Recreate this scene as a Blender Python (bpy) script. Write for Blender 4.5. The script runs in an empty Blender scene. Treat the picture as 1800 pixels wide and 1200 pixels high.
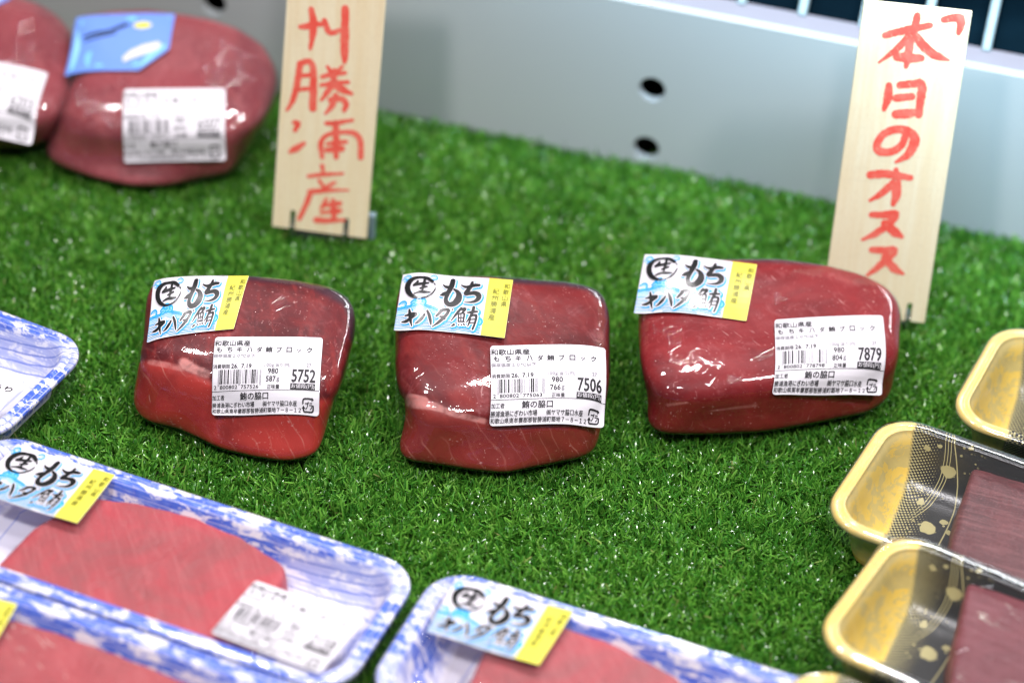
import bpy, bmesh, math, random
import numpy as np
from mathutils import Vector, Matrix, noise as mnoise
from mathutils.bvhtree import BVHTree

random.seed(7)
rng = np.random.default_rng(11)
SC = bpy.context.scene
COL = SC.collection

# ------------------------------------------------------------------ camera
TH, RO, DIST, FPX = math.radians(38.0), math.radians(4.0), 1.42, 4860.0
FW = np.array([0, math.cos(TH), -math.sin(TH)])
U0 = np.array([0, math.sin(TH), math.cos(TH)])
RT = math.cos(RO) * np.array([1.0, 0, 0]) + math.sin(RO) * U0
UP = -math.sin(RO) * np.array([1.0, 0, 0]) + math.cos(RO) * U0
CP = -DIST * FW
cam = bpy.data.cameras.new('camera')
camo = bpy.data.objects.new('camera', cam)
COL.objects.link(camo)
M = Matrix.Identity(4)
for i in range(3):
    M[i][0], M[i][1], M[i][2], M[i][3] = RT[i], UP[i], -FW[i], CP[i]
camo.matrix_world = M
cam.sensor_width = 36
cam.lens = FPX / 1800 * 36
cam.clip_start, cam.clip_end = 0.02, 50
cam.dof.use_dof = True
cam.dof.focus_distance = 1.334
cam.dof.aperture_fstop = 3.2
cam.dof.aperture_blades = 9
SC.camera = camo

# ------------------------------------------------------------------ light
W = bpy.data.worlds.new('World')
SC.world = W
W.use_nodes = True
W.node_tree.nodes['Background'].inputs[0].default_value = (0.93, 0.96, 1.0, 1)
W.node_tree.nodes['Background'].inputs[1].default_value = 0.12
SC.view_settings.view_transform = 'Standard'
SC.view_settings.look = 'None'
SC.view_settings.exposure = 0.0
SC.view_settings.gamma = 1.0
SC.view_settings.use_curve_mapping = False
SC.cycles.max_bounces = 8
SC.cycles.transparent_max_bounces = 12
SC.cycles.caustics_reflective = False
SC.cycles.caustics_refractive = False
SC.cycles.sample_clamp_indirect = 6
SC.cycles.use_denoising = True
SC.cycles.denoising_prefilter = 'ACCURATE'
SC.cycles.denoising_input_passes = 'RGB_ALBEDO_NORMAL'
SC.cycles.filter_width = 1.3


def lamp(name, loc, target, sx, sy, power, col, shape='RECTANGLE', roll=0.0):
    L = bpy.data.lights.new(name, 'AREA')
    L.shape = shape
    L.size = sx
    if shape in ('RECTANGLE', 'ELLIPSE'):
        L.size_y = sy
    L.energy = power
    L.color = col
    o = bpy.data.objects.new(name, L)
    COL.objects.link(o)
    d = Vector(target) - Vector(loc)
    o.rotation_euler = d.to_track_quat('-Z', 'Y').to_euler()
    if roll:
        o.rotation_euler.rotate_axis('Z', roll)
    o.location = loc
    return o


# shop lighting: canopy strip over the back of the case, cool strip at the panel, ceiling spots, added front fill
lamp('canopy_strip_light', (0.10, 0.62, 0.31), (0.02, 0.05, 0.0), 1.5, 0.065, 10.0, (0.93, 0.97, 1.0), roll=math.radians(-13))
ws = lamp('panel_strip_light', (0.12, 0.045, 0.30), (0.17, 0.215, 0.055), 1.0, 0.02, 1.15, (0.42, 0.74, 1.0), roll=math.radians(-13))
ws.data.spread = math.radians(75)
for k, (x, y, z, p) in enumerate([(-0.55, 0.30, 1.7, 12.0), (0.12, 0.42, 1.7, 13.0), (0.72, 0.20, 1.7, 11.5), (-0.45, -0.95, 1.5, 12.0), (0.15, -1.25, 1.6, 9.5), (0.75, -0.75, 1.5, 10.5)]):
    lamp('ceiling_and_fill_spot', (x, y, z), (0.0, 0.0, 0.0), 0.16, 0.16, p, (1.0, 0.965, 0.98), 'DISK')  # the camera-side spots are unseen fill, added to brighten dark front faces


# ------------------------------------------------------------------ helpers
def ray(px, py):
    d = FW * FPX + RT * (px - 900) + UP * (600 - py)
    return d / np.linalg.norm(d)


def proj(V):
    Q = np.asarray(V) - CP
    d = Q @ FW
    return np.column_stack([900 + FPX * (Q @ RT) / d, 600 - FPX * (Q @ UP) / d]), d


def onplane(px, py, p0, n):
    d = ray(px, py)
    return CP + d * (np.dot(np.asarray(p0) - CP, n) / np.dot(d, n))


def gnd(px, py, z=0.0):
    return onplane(px, py, (0, 0, z), np.array([0, 0, 1.0]))


def tag(o, label=None, cat=None, group=None, kind=None):
    if label: o['label'] = label
    if cat: o['category'] = cat
    if group: o['group'] = group
    if kind: o['kind'] = kind
    elif label: o['kind'] = 'thing'
    return o


def mk(name, verts, faces, mats, parent=None, origin=None, smooth=True, midx=None, uv=None, attrs=None):
    """one mesh object from world-space vertices"""
    verts = np.asarray(verts, dtype=float)
    if parent is not None:
        org = np.array(parent['_o'])
    else:
        org = np.zeros(3) if origin is None else np.asarray(origin, float)
    me = bpy.data.meshes.new(name)
    me.from_pydata((verts - org).tolist(), [], [list(map(int, f)) for f in faces])
    if not isinstance(mats, (list, tuple)): mats = [mats]
    for m in mats: me.materials.append(m)
    if midx is not None:
        me.polygons.foreach_set('material_index', np.asarray(midx, dtype=np.int32))
    if smooth:
        me.polygons.foreach_set('use_smooth', np.ones(len(me.polygons), dtype=bool))
    if uv is not None:
        L = me.uv_layers.new(name='UVMap')
        vi = np.zeros(len(me.loops), dtype=np.int32)
        me.loops.foreach_get('vertex_index', vi)
        L.data.foreach_set('uv', np.asarray(uv, dtype=np.float32)[vi].ravel())
    for k, a in (attrs or {}).items():
        at = me.attributes.new(k, 'FLOAT', 'POINT')
        at.data.foreach_set('value', np.asarray(a, dtype=np.float32))
    me.update()
    o = bpy.data.objects.new(name, me)
    COL.objects.link(o)
    if parent is not None:
        o.parent = parent
    else:
        o.location = org
    o['_o'] = [float(c) for c in org]
    return o


def empty(name, origin):
    o = bpy.data.objects.new(name, None)
    COL.objects.link(o)
    o.empty_display_size = 0.02
    o.location = origin
    o['_o'] = [float(c) for c in origin]
    return o


class NT:
    """tiny node-graph builder"""
    def __init__(s, name):
        s.m = bpy.data.materials.new(name)
        s.m.use_nodes = True
        s.t = s.m.node_tree
        s.t.nodes.clear()
        s.out = s.t.nodes.new('ShaderNodeOutputMaterial')

    def n(s, kind, props=None, **inp):
        nd = s.t.nodes.new('ShaderNode' + kind)
        for k, v in (props or {}).items(): setattr(nd, k, v)
        for k, v in inp.items():
            s.set(nd, k.replace('_', ' '), v)
        return nd

    def set(s, nd, key, v):
        sock = nd.inputs[int(key[1:])] if key[0] == 'i' and key[1:].isdigit() else nd.inputs[key]
        if isinstance(v, bpy.types.NodeSocket):
            s.t.links.new(v, sock)
        elif isinstance(v, bpy.types.Node):
            s.t.links.new(v.outputs[0], sock)
        else:
            if isinstance(v, (tuple, list)) and len(v) == 3 and sock.type == 'RGBA': v = (*v, 1)
            sock.default_value = v

    def math(s, op, a, b=0.0, c=0.0, clamp=False):
        nd = s.t.nodes.new('ShaderNodeMath')
        nd.operation = op
        nd.use_clamp = clamp
        for i, v in enumerate((a, b, c)): s.set(nd, 'i%d' % i, v)
        return nd.outputs[0]

    def mix(s, f, a, b, blend='MIX'):
        nd = s.t.nodes.new('ShaderNodeMix')
        nd.data_type = 'RGBA'
        nd.blend_type = blend
        s.set(nd, 'i0', f)
        s.set(nd, 'i6', a)
        s.set(nd, 'i7', b)
        return nd.outputs[2]

    def ramp(s, f, lo, hi, a=0.0, b=1.0):
        nd = s.t.nodes.new('ShaderNodeMapRange')
        nd.interpolation_type = 'SMOOTHSTEP'
        for i, v in enumerate((f, lo, hi, a, b)): s.set(nd, 'i%d' % i, v)
        return nd.outputs[0]

    def attr(s, name):
        return s.n('Attribute', {'attribute_name': name}).outputs['Fac']

    def noise(s, vec, scale, detail=3, rough=0.55, dist=0.0):
        return s.n('TexNoise', None, Vector=vec, Scale=scale, Detail=detail, Roughness=rough, Distortion=dist).outputs[0]

    def map(s, vec, scale=(1, 1, 1), rot=(0, 0, 0), loc=(0, 0, 0)):
        if any(rot): vec = s.n('Mapping', None, Vector=vec, Rotation=rot).outputs[0]
        return s.n('Mapping', None, Vector=vec, Scale=scale, Location=loc).outputs[0]

    def bump(s, h, strength=0.3, dist=0.001, normal=None):
        nd = s.n('Bump', None, Height=h, Strength=strength, Distance=dist)
        if normal is not None: s.set(nd, 'Normal', normal)
        return nd.outputs[0]

    def obj(s):
        return s.n('TexCoord').outputs['Object']

    def uv(s):
        return s.n('TexCoord').outputs['UV']

    def pbsdf(s, **k):
        p = s.n('BsdfPrincipled')
        for a, v in k.items(): s.set(p, a.replace('_', ' '), v)
        s.t.links.new(p.outputs[0], s.out.inputs[0])
        return p


def plain(name, col, rough=0.5, spec=0.5, metal=0.0, var=0.06, scale=300, bump=0.0, **k):
    t = NT(name)
    n = t.noise(t.obj(), scale, 4)
    c = t.mix(t.math('MULTIPLY', n, var * 2), col, tuple(x * 0.6 for x in col))
    a = dict(Base_Color=c, Roughness=rough, Specular_IOR_Level=spec, Metallic=metal)
    a.update(k)
    if bump: a['Normal'] = t.bump(n, bump, 0.0005)
    t.pbsdf(**a)
    return t.m


# ------------------------------------------------------------------ 2D ink: strokes, text, rectangles
def stroke2d(pts, step=6.0, grow=0.0, endcap=6, wob=0.0, rmin=0.4):
    """variable width brush stroke -> verts (x,y,k) and faces; k counts up along the stroke"""
    P = np.array([[p[0], p[1], p[2] + grow] for p in pts], float)
    if len(P) == 2: P = np.array([P[0], (P[0] + P[1]) / 2, P[1]])
    Q = np.vstack([2 * P[0] - P[1], P, 2 * P[-1] - P[-2]])
    Q[0, 2], Q[-1, 2] = P[0, 2], P[-1, 2]
    out = []
    for i in range(1, len(Q) - 2):
        L = np.linalg.norm(Q[i + 1, :2] - Q[i, :2])
        n = max(2, int(L / step))
        for t in np.linspace(0, 1, n, endpoint=False):
            a, b, c, d = Q[i - 1], Q[i], Q[i + 1], Q[i + 2]
            out.append(0.5 * (2 * b + (c - a) * t + (2 * a - 5 * b + 4 * c - d) * t * t + (3 * b - a - 3 * c + d) * t ** 3))
    out.append(P[-1])
    S = np.array(out)
    S[:, 2] = np.maximum(S[:, 2], rmin)
    T = np.gradient(S[:, :2], axis=0)
    T /= np.linalg.norm(T, axis=1)[:, None] + 1e-9
    N = np.stack([-T[:, 1], T[:, 0]], 1)
    V, Fc = [], []
    if wob:
        w1 = 1 + wob * (rng.random(len(S)) - 0.5)
        w2 = 1 + wob * (rng.random(len(S)) - 0.5)
    else:
        w1 = w2 = np.ones(len(S))
    # start cap
    def cap(c, t, r, first):
        base = math.atan2(t[1], t[0])
        return [(c[0] + r * math.cos(base + a), c[1] + r * math.sin(base + a)) for a in np.linspace(-math.pi / 2, math.pi / 2, endcap)]
    for i in range(len(S)):
        a = S[i, :2] + N[i] * S[i, 2] * w1[i]
        b = S[i, :2] - N[i] * S[i, 2] * w2[i]
        V += [(a[0], a[1], i), (b[0], b[1], i)]
        if i: Fc.append((2 * i - 2, 2 * i - 1, 2 * i + 1, 2 * i))
    k = len(V)
    cp = cap(S[-1, :2], T[-1], S[-1, 2], False)
    V += [(x, y, len(S)) for x, y in cp]
    Fc.append(tuple(range(k, k + len(cp))))
    k = len(V)
    cp = cap(S[0, :2], -T[0], S[0, 2], True)
    V += [(x, y, 0) for x, y in cp]
    Fc.append(tuple(range(k, k + len(cp))))
    return np.array(V, float), Fc


_txt = {}


def text2d(s, bold=0.0, space=1.0):
    """flat text as verts (N,2) normalised to its own bounding box, y down, plus faces"""
    key = (s, bold, space)
    if key in _txt: return _txt[key]
    c = bpy.data.curves.new('ink_text', 'FONT')
    c.body = s
    c.offset = bold
    c.space_character = space
    c.resolution_u = 2
    o = bpy.data.objects.new('ink_text', c)
    COL.objects.link(o)
    dg = bpy.context.evaluated_depsgraph_get()
    me = bpy.data.meshes.new_from_object(o.evaluated_get(dg))
    V = np.array([v.co[:2] for v in me.vertices], float).reshape(-1, 2)
    Fc = [tuple(p.vertices) for p in me.polygons]
    bpy.data.objects.remove(o)
    bpy.data.curves.remove(c)
    bpy.data.meshes.remove(me)
    lo, hi = V.min(0), V.max(0)
    V = (V - lo) / np.maximum(hi - lo, 1e-6)
    V[:, 1] = 1 - V[:, 1]
    _txt[key] = (V, Fc)
    return _txt[key]


class Ink:
    """collects flat shapes in a sheet's own (x,y) with a layer height and a material index"""
    def __init__(s):
        s.V, s.F, s.M = [], [], []
        s.n = 0
        s.k = 0

    def add(s, V, Fc, layer, mat):
        s.V.append(V)
        s.F += [tuple(i + s.n for i in f) for f in Fc]
        s.M += [mat] * len(Fc)
        s.n += len(V)

    def stroke(s, pts, layer, mat, step=6.0, grow=0.0, dx=0, dy=0, wob=0.0, rmin=0.4):
        V, Fc = stroke2d([(p[0] + dx, p[1] + dy, p[2]) for p in pts], step, grow, wob=wob, rmin=rmin)
        s.k += 1
        V[:, 2] = layer + s.k * 0.0015e-3 + V[:, 2] * 0.0004e-3
        s.add(V, Fc, layer, mat)

    def text(s, st, box, layer, mat, bold=0.0, space=1.0):
        V, Fc = text2d(st, 0.0, space)
        x0, y0, x1, y1 = box
        d = bold * (y1 - y0)                      # printed heavier: struck again, a hair to the side
        for i, (dx, dy) in enumerate(((0, 0), (d, 0), (d * 0.5, d * 0.8)) if bold else ((0, 0),)):
            W3 = np.column_stack([x0 + dx - d / 2 + V[:, 0] * (x1 - x0), y0 + dy - d / 2 + V[:, 1] * (y1 - y0), np.full(len(V), layer + i * 4e-6)])
            s.add(W3, Fc, layer, mat)

    def rect(s, x0, y0, x1, y1, layer, mat, nx=6, ny=2):
        xs, ys = np.linspace(x0, x1, nx + 1), np.linspace(y0, y1, ny + 1)
        V = np.array([(x, y, layer) for y in ys for x in xs])
        Fc = [(j * (nx + 1) + i, (j + 1) * (nx + 1) + i, (j + 1) * (nx + 1) + i + 1, j * (nx + 1) + i + 1) for j in range(ny) for i in range(nx)]
        s.add(V, Fc, layer, mat)

    def poly(s, pts, layer, mat):
        s.add(np.array([(x, y, layer) for x, y in pts]), [tuple(range(len(pts)))], layer, mat)

    def build(s, name, mapping, size, mats, parent):
        V = np.vstack(s.V)
        P = mapping(V[:, 0] / size[0], V[:, 1] / size[1], V[:, 2])
        # faces must look the way the sheet looks
        return mk(name, P, s.F, mats, parent, smooth=False, midx=s.M)


class Sheet:
    """a thin printed sheet: a bilinear quad (TL,TR,BR,BL in space) draped on a body"""
    def __init__(s, quad, bvh=None, nx=30, ny=22, drop=0.006, gap=0.0004, smooth=6, lift=None):
        Q = np.asarray(quad, float)
        s.nx, s.ny = nx, ny
        u, v = np.meshgrid(np.linspace(0, 1, nx), np.linspace(0, 1, ny))
        G = ((1 - u) * (1 - v))[..., None] * Q[0] + (u * (1 - v))[..., None] * Q[1] + (u * v)[..., None] * Q[2] + ((1 - u) * v)[..., None] * Q[3]
        n = np.cross(Q[3] - Q[0], Q[1] - Q[0])
        n /= np.linalg.norm(n)
        if np.dot(n, -FW) < 0: n = -n
        H = np.zeros((ny, nx))
        if bvh is not None:
            hit = np.full((ny, nx), np.nan)
            for j in range(ny):
                for i in range(nx):
                    p, *_ = bvh.ray_cast(Vector(G[j, i] + n * 0.04), Vector(-n), 0.1)
                    if p is not None: hit[j, i] = float(np.dot(np.array(p) - G[j, i], n))
            H = np.where(np.isnan(hit), -drop, np.maximum(hit, -drop))
            base = np.where(np.isnan(hit), -1.0, hit)
            for _ in range(smooth):
                K = np.pad(H, 1, mode='edge')
                H2 = (K[:-2, 1:-1] + K[2:, 1:-1] + K[1:-1, :-2] + K[1:-1, 2:]) / 4
                H = np.maximum(0.4 * H + 0.6 * H2, base)
            for _ in range(3):
                K = np.pad(H, 1, mode='edge')
                H = 0.5 * H + 0.125 * (K[:-2, 1:-1] + K[2:, 1:-1] + K[1:-1, :-2] + K[1:-1, 2:])
            # never under the body
            H = np.maximum(H, base) + gap
        else:
            H += gap
        if lift is not None: H += lift(u, v)
        s.G = G + H[..., None] * n
        s.n0 = n
        gu = np.gradient(s.G, axis=1)
        gv = np.gradient(s.G, axis=0)
        N = np.cross(gv, gu)
        N /= np.linalg.norm(N, axis=2)[..., None]
        if np.mean(N @ n) < 0: N = -N
        s.N = N

    def __call__(s, u, v, off=0.0):
        x = np.clip(np.asarray(u, float) * (s.nx - 1), 0, s.nx - 1.0001)
        y = np.clip(np.asarray(v, float) * (s.ny - 1), 0, s.ny - 1.0001)
        i, j = x.astype(int), y.astype(int)
        a, b = (x - i)[:, None], (y - j)[:, None]

        def L(A): return (1 - a) * (1 - b) * A[j, i] + a * (1 - b) * A[j, i + 1] + a * b * A[j + 1, i + 1] + (1 - a) * b * A[j + 1, i]
        return L(s.G) + L(s.N) * np.asarray(off, float).reshape(-1, 1)

    def paper(s, name, mat, parent, r=0.03, asp=1.5, u0=0.0, u1=1.0, off=0.0, cut=None, thick=0.0001):
        """the sheet itself, corners rounded with radius r (fraction of the width)"""
        rv = r * asp
        vs = np.unique(np.concatenate([np.linspace(0, rv, 6) if r else [0], np.linspace(rv, 1 - rv, 70), np.linspace(1 - rv, 1, 6) if r else [1]]))
        nu = 96
        V = []
        for v in vs:
            q = min(v, 1 - v)
            m = r - math.sqrt(max(0, r * r - ((rv - q) / asp) ** 2)) if (r and q < rv) else 0.0
            e0, e1 = u0 + m, u1 - m
            if cut and v > cut[0]: e1 = u1 - (v - cut[0]) / (1 - cut[0]) * cut[1]
            V += [(u, v) for u in np.linspace(e0, e1, nu)]
        V = np.array(V)
        P = s(V[:, 0], V[:, 1], np.full(len(V), off))
        Fc = [(j * nu + i, (j + 1) * nu + i, (j + 1) * nu + i + 1, j * nu + i + 1) for j in range(len(vs) - 1) for i in range(nu - 1)]
        o = mk(name, P, Fc, mat, parent)
        so = o.modifiers.new('thickness', 'SOLIDIFY')
        so.thickness = thick
        so.offset = -1 if np.dot(np.array(o.data.polygons[0].normal), s.n0) > 0 else 1
        return o

# ------------------------------------------------------------------ materials
def tuna_mat(name, deep, mid, light, line_rot=0.5, line_scale=70.0, milky=0.25, line_amt=0.5, coat=1.0, seed=0.0):
    t = NT(name)
    ob = t.n('VectorMath', {'operation': 'ADD'}, i0=t.obj(), i1=(seed, seed * 0.7, 0)).outputs[0]
    n1 = t.noise(ob, 28, 4, 0.6, 0.6)
    n2 = t.noise(ob, 110, 5, 0.6, 0.5)
    n3 = t.noise(t.map(ob, (60, 260, 160), (0.3, 0.2, line_rot)), 1.0, 3)
    c = t.mix(t.ramp(n1, 0.3, 0.72), deep, mid)
    c = t.mix(t.ramp(n2, 0.4, 0.8, 0, 0.22), c, light)
    c = t.mix(t.ramp(n3, 0.5, 0.75, 0, 0.14), c, deep)
    n5 = t.noise(t.map(ob, (22, 150, 80), (0.1, 0.2, line_rot + 0.5)), 1.0, 3, 0.55, 0.5)
    c = t.mix(t.ramp(n5, 0.48, 0.75, 0, 0.34), c, light)
    fr = t.attr('front')
    c = t.mix(t.math('MULTIPLY', fr, t.ramp(n1, 0.25, 0.7, 0.45, 0.85)), c, light)
    # pale connective lines between the muscle layers
    ph = t.math('ADD', t.attr('lines'), t.math('MULTIPLY', t.noise(ob, 38, 2), 1.6))
    sx_ = t.math('ABSOLUTE', t.math('SUBTRACT', t.math('FRACT', ph), 0.5))
    ln = t.math('MULTIPLY', t.ramp(sx_, 0.075, 0.02), t.ramp(t.noise(ob, 70, 2), 0.35, 0.65, 0.25, 1.0))
    brk = t.ramp(t.noise(ob, 45, 2), 0.42, 0.6)
    ln = t.math('MULTIPLY', t.math('MULTIPLY', ln, brk), t.math('MULTIPLY_ADD', fr, 0.75, 0.12))
    c = t.mix(t.math('MULTIPLY', ln, line_amt), c, (0.62, 0.27, 0.22))
    # milky patches where the wrap clings
    mk_ = t.math('MULTIPLY', t.ramp(t.noise(t.map(ob, (1, 1, 1), (0, 0, 0.4)), 75, 6, 0.7, 1.2), 0.52, 0.74), t.math('SUBTRACT', 1.0, t.math('MULTIPLY', fr, 0.8)))
    c = t.mix(t.math('MULTIPLY', mk_, milky), c, (0.46, 0.15, 0.16))
    sp = t.math('MULTIPLY', t.ramp(t.noise(ob, 650, 2), 0.64, 0.72), t.ramp(t.noise(ob, 60, 3), 0.42, 0.62))
    c = t.mix(t.math('MULTIPLY', sp, 0.45), c, (0.75, 0.45, 0.43))
    sc = t.math('MULTIPLY', t.ramp(t.noise(t.map(ob, (90, 700, 90), (0.4, 0.2, line_rot + 1.2)), 1.0, 2), 0.66, 0.74), t.ramp(t.noise(ob, 35, 2), 0.5, 0.6))
    c = t.mix(t.math('MULTIPLY', sc, 0.35), c, (0.7, 0.4, 0.38))
    c = t.mix(t.math('MULTIPLY', t.attr('tendon'), t.ramp(n2, 0.32, 0.6, 0.25, 1.0)), c, t.mix(t.ramp(n2, 0.3, 0.7), (0.72, 0.36, 0.33), (0.62, 0.22, 0.2)))
    c = t.mix(t.attr('skin'), c, (0.035, 0.016, 0.028))
    wr = t.noise(t.map(ob, (60, 320, 120), (0.2, 0.1, 0.7)), 1.0, 3, 0.5, 0.8)
    sm = t.noise(ob, 55, 2)
    gr = t.noise(ob, 1100, 2)
    grm = t.ramp(t.noise(ob, 60, 3), 0.5, 0.68)
    h = t.math('ADD', t.math('MULTIPLY', wr, 0.35), t.math('ADD', t.math('MULTIPLY', sm, 0.9), t.math('MULTIPLY', t.math('MULTIPLY', gr, grm), 0.22)))
    cn = t.bump(h, 0.32, 0.0009)
    bn = t.bump(t.math('ADD', n2, n3), 0.25, 0.0008)
    t.pbsdf(Base_Color=c, Roughness=0.42, Specular_IOR_Level=0.2, Normal=bn, Coat_Weight=coat, Coat_Roughness=0.035, Coat_Normal=cn,
            Subsurface_Weight=0.25, Subsurface_Radius=(1.0, 0.25, 0.2), Subsurface_Scale=0.003)
    return t.m


M_T1 = tuna_mat('tuna_flesh_red', (0.075, 0.005, 0.0075), (0.155, 0.010, 0.013), (0.52, 0.045, 0.035), 0.9, 150, 0.36, 0.42, coat=0.0, seed=0.31)
M_T2 = tuna_mat('tuna_flesh_deep', (0.085, 0.005, 0.0065), (0.185, 0.010, 0.0115), (0.31, 0.036, 0.028), 0.6, 125, 0.36, 0.42, coat=0.0, seed=1.7)
M_T3 = tuna_mat('tuna_flesh_rose', (0.15, 0.008, 0.0105), (0.255, 0.015, 0.0185), (0.32, 0.034, 0.034), -0.5, 80, 0.30, 0.30, coat=0.0, seed=2.9)
M_T4 = tuna_mat('tuna_flesh_pale', (0.19, 0.028, 0.038), (0.28, 0.046, 0.057), (0.40, 0.095, 0.095), 0.4, 60, 0.35, 0.15, coat=0.0, seed=4.3)
M_PAPER = plain('label_paper', (0.66, 0.63, 0.675), 0.42, 0.4, var=0.01)
M_STICK = plain('sticker_paper', (0.70, 0.665, 0.715), 0.22, 0.5, var=0.01)
M_YEL = plain('sticker_yellow', (0.73, 0.68, 0.085), 0.25, 0.5, var=0.02)
M_INK = plain('label_ink', (0.022, 0.02, 0.024), 0.5, 0.3)
M_GREY = plain('label_ink_grey', (0.24, 0.228, 0.255), 0.5, 0.3)
M_FOIL = plain('brush_ink_black', (0.012, 0.012, 0.013), 0.26, 0.6)
M_SKY = plain('sticker_blue_ink', (0.025, 0.36, 0.80), 0.25, 0.5, var=0.1, scale=200)
M_PALE = plain('sticker_pale_blue', (0.22, 0.57, 0.86), 0.25, 0.5)
M_NAVY = plain('sticker_teal_line', (0.10, 0.34, 0.48), 0.25, 0.5)
M_OLIVE = plain('sticker_small_text', (0.16, 0.16, 0.02), 0.3, 0.4)

# ------------------------------------------------------------------ printed stickers and labels
SW, SH = 1590.0, 880.0
ST = {
    'ring': [(540, 255, 20), (470, 208, 23), (380, 200, 17), (290, 217, 25), (228, 270, 34), (210, 340, 31), (232, 410, 25), (282, 460, 17), (360, 488, 10), (450, 478, 9), (525, 435, 9), (568, 378, 8), (580, 345, 4)],
    'dot': [(566, 282, 9), (578, 300, 6)],
    's1': [(345, 262, 14), (330, 290, 20), (295, 312, 16)],
    's2': [(310, 315, 12), (390, 297, 17), (485, 283, 11)],
    's3': [(372, 362, 9), (420, 347, 13), (468, 335, 9)],
    's4': [(438, 235, 15), (425, 300, 19), (408, 360, 13), (400, 405, 11)],
    's5': [(292, 425, 7), (370, 407, 13), (430, 412, 15), (505, 412, 7)],
    'm1': [(828, 208, 30), (812, 280, 33), (780, 350, 29), (745, 430, 24), (722, 490, 24), (735, 540, 29), (775, 562, 29), (840, 545, 36), (895, 490, 42), (912, 430, 36), (890, 375, 24), (845, 345, 15)],
    'm2': [(690, 290, 9), (730, 315, 19), (800, 318, 21)],
    'm3': [(648, 442, 9), (685, 428, 24), (735, 398, 20), (795, 360, 18)],
    'c1': [(950, 275, 9), (1010, 300, 17), (1090, 287, 21), (1150, 270, 23), (1210, 268, 18)],
    'c2': [(1110, 225, 17), (1085, 290, 23), (1035, 360, 27), (1010, 398, 25), (1070, 393, 23), (1150, 385, 27), (1203, 420, 32), (1192, 470, 27), (1140, 505, 18), (1060, 520, 9), (990, 520, 4)],
    'k1': [(225, 622, 11), (232, 690, 21), (238, 770, 15), (250, 840, 6)],
    'k2': [(170, 690, 10), (250, 682, 18), (308, 688, 18)],
    'k3': [(122, 770, 10), (180, 765, 21), (250, 730, 18), (312, 700, 15)],
    'h1': [(425, 705, 13), (388, 750, 20), (340, 795, 15), (295, 818, 5)],
    'h2': [(465, 660, 13), (490, 720, 18), (505, 790, 16), (510, 838, 9)],
    'd1': [(690, 635, 13), (640, 680, 19), (588, 727, 12)],
    'd2': [(640, 650, 10), (700, 640, 18), (757, 640, 17), (742, 690, 18), (690, 750, 19), (620, 810, 17), (530, 870, 6)],
    'd3': [(640, 735, 10), (690, 745, 17), (703, 765, 12)],
    'd4': [(772, 640, 9), (780, 655, 6)], 'd5': [(812, 628, 8), (820, 640, 6)],
    'f1': [(945, 605, 13), (898, 662, 16), (850, 720, 12), (800, 785, 6)],
    'f2': [(930, 630, 12), (1000, 614, 18), (965, 665, 13)],
    'f3': [(905, 692, 9), (900, 800, 7)], 'f4': [(905, 690, 8), (985, 682, 11), (972, 800, 9)],
    'f5': [(905, 745, 6), (970, 742, 6)], 'f6': [(900, 798, 7), (985, 800, 8)], 'f7': [(940, 690, 6), (938, 800, 6)],
    'f8': [(835, 845, 15), (805, 860, 7)], 'f9': [(900, 840, 7), (910, 850, 6)], 'fa': [(942, 838, 7), (950, 848, 6)], 'fb': [(978, 832, 8), (990, 845, 8)],
    'a1': [(1130, 590, 17), (1113, 655, 19), (1070, 740, 13), (1020, 805, 6)],
    'a2': [(1040, 668, 10), (1110, 657, 15), (1182, 650, 11)],
    'a3': [(1078, 720, 11), (1065, 800, 11), (1040, 862, 6)], 'a4': [(1080, 715, 9), (1163, 705, 15), (1152, 800, 13), (1112, 905, 12)],
    'a5': [(1085, 765, 7), (1142, 760, 7)], 'a6': [(1080, 815, 7), (1137, 810, 7)],
}
# strokes were read off a slightly perspective view: straighten them to the sticker's own sheet
_src = np.array([(148, 100), (1735, 158), (1612, 1016), (8, 868)], float)
_dst = np.array([(0, 0), (1590, 0), (1590, 880), (0, 880)], float)


def homog(a, b):
    A = []
    for (x, y), (u, v) in zip(a, b):
        A.append([x, y, 1, 0, 0, 0, -u * x, -u * y, -u])
        A.append([0, 0, 0, x, y, 1, -v * x, -v * y, -v])
    return np.linalg.svd(np.array(A))[2][-1].reshape(3, 3)


_Hs = homog(_src, _dst)


def hpt(p):
    q = _Hs @ np.array([p[0], p[1], 1.0])
    return (q[0] / q[2], q[1] / q[2], p[2] if len(p) > 2 else 0)


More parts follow.
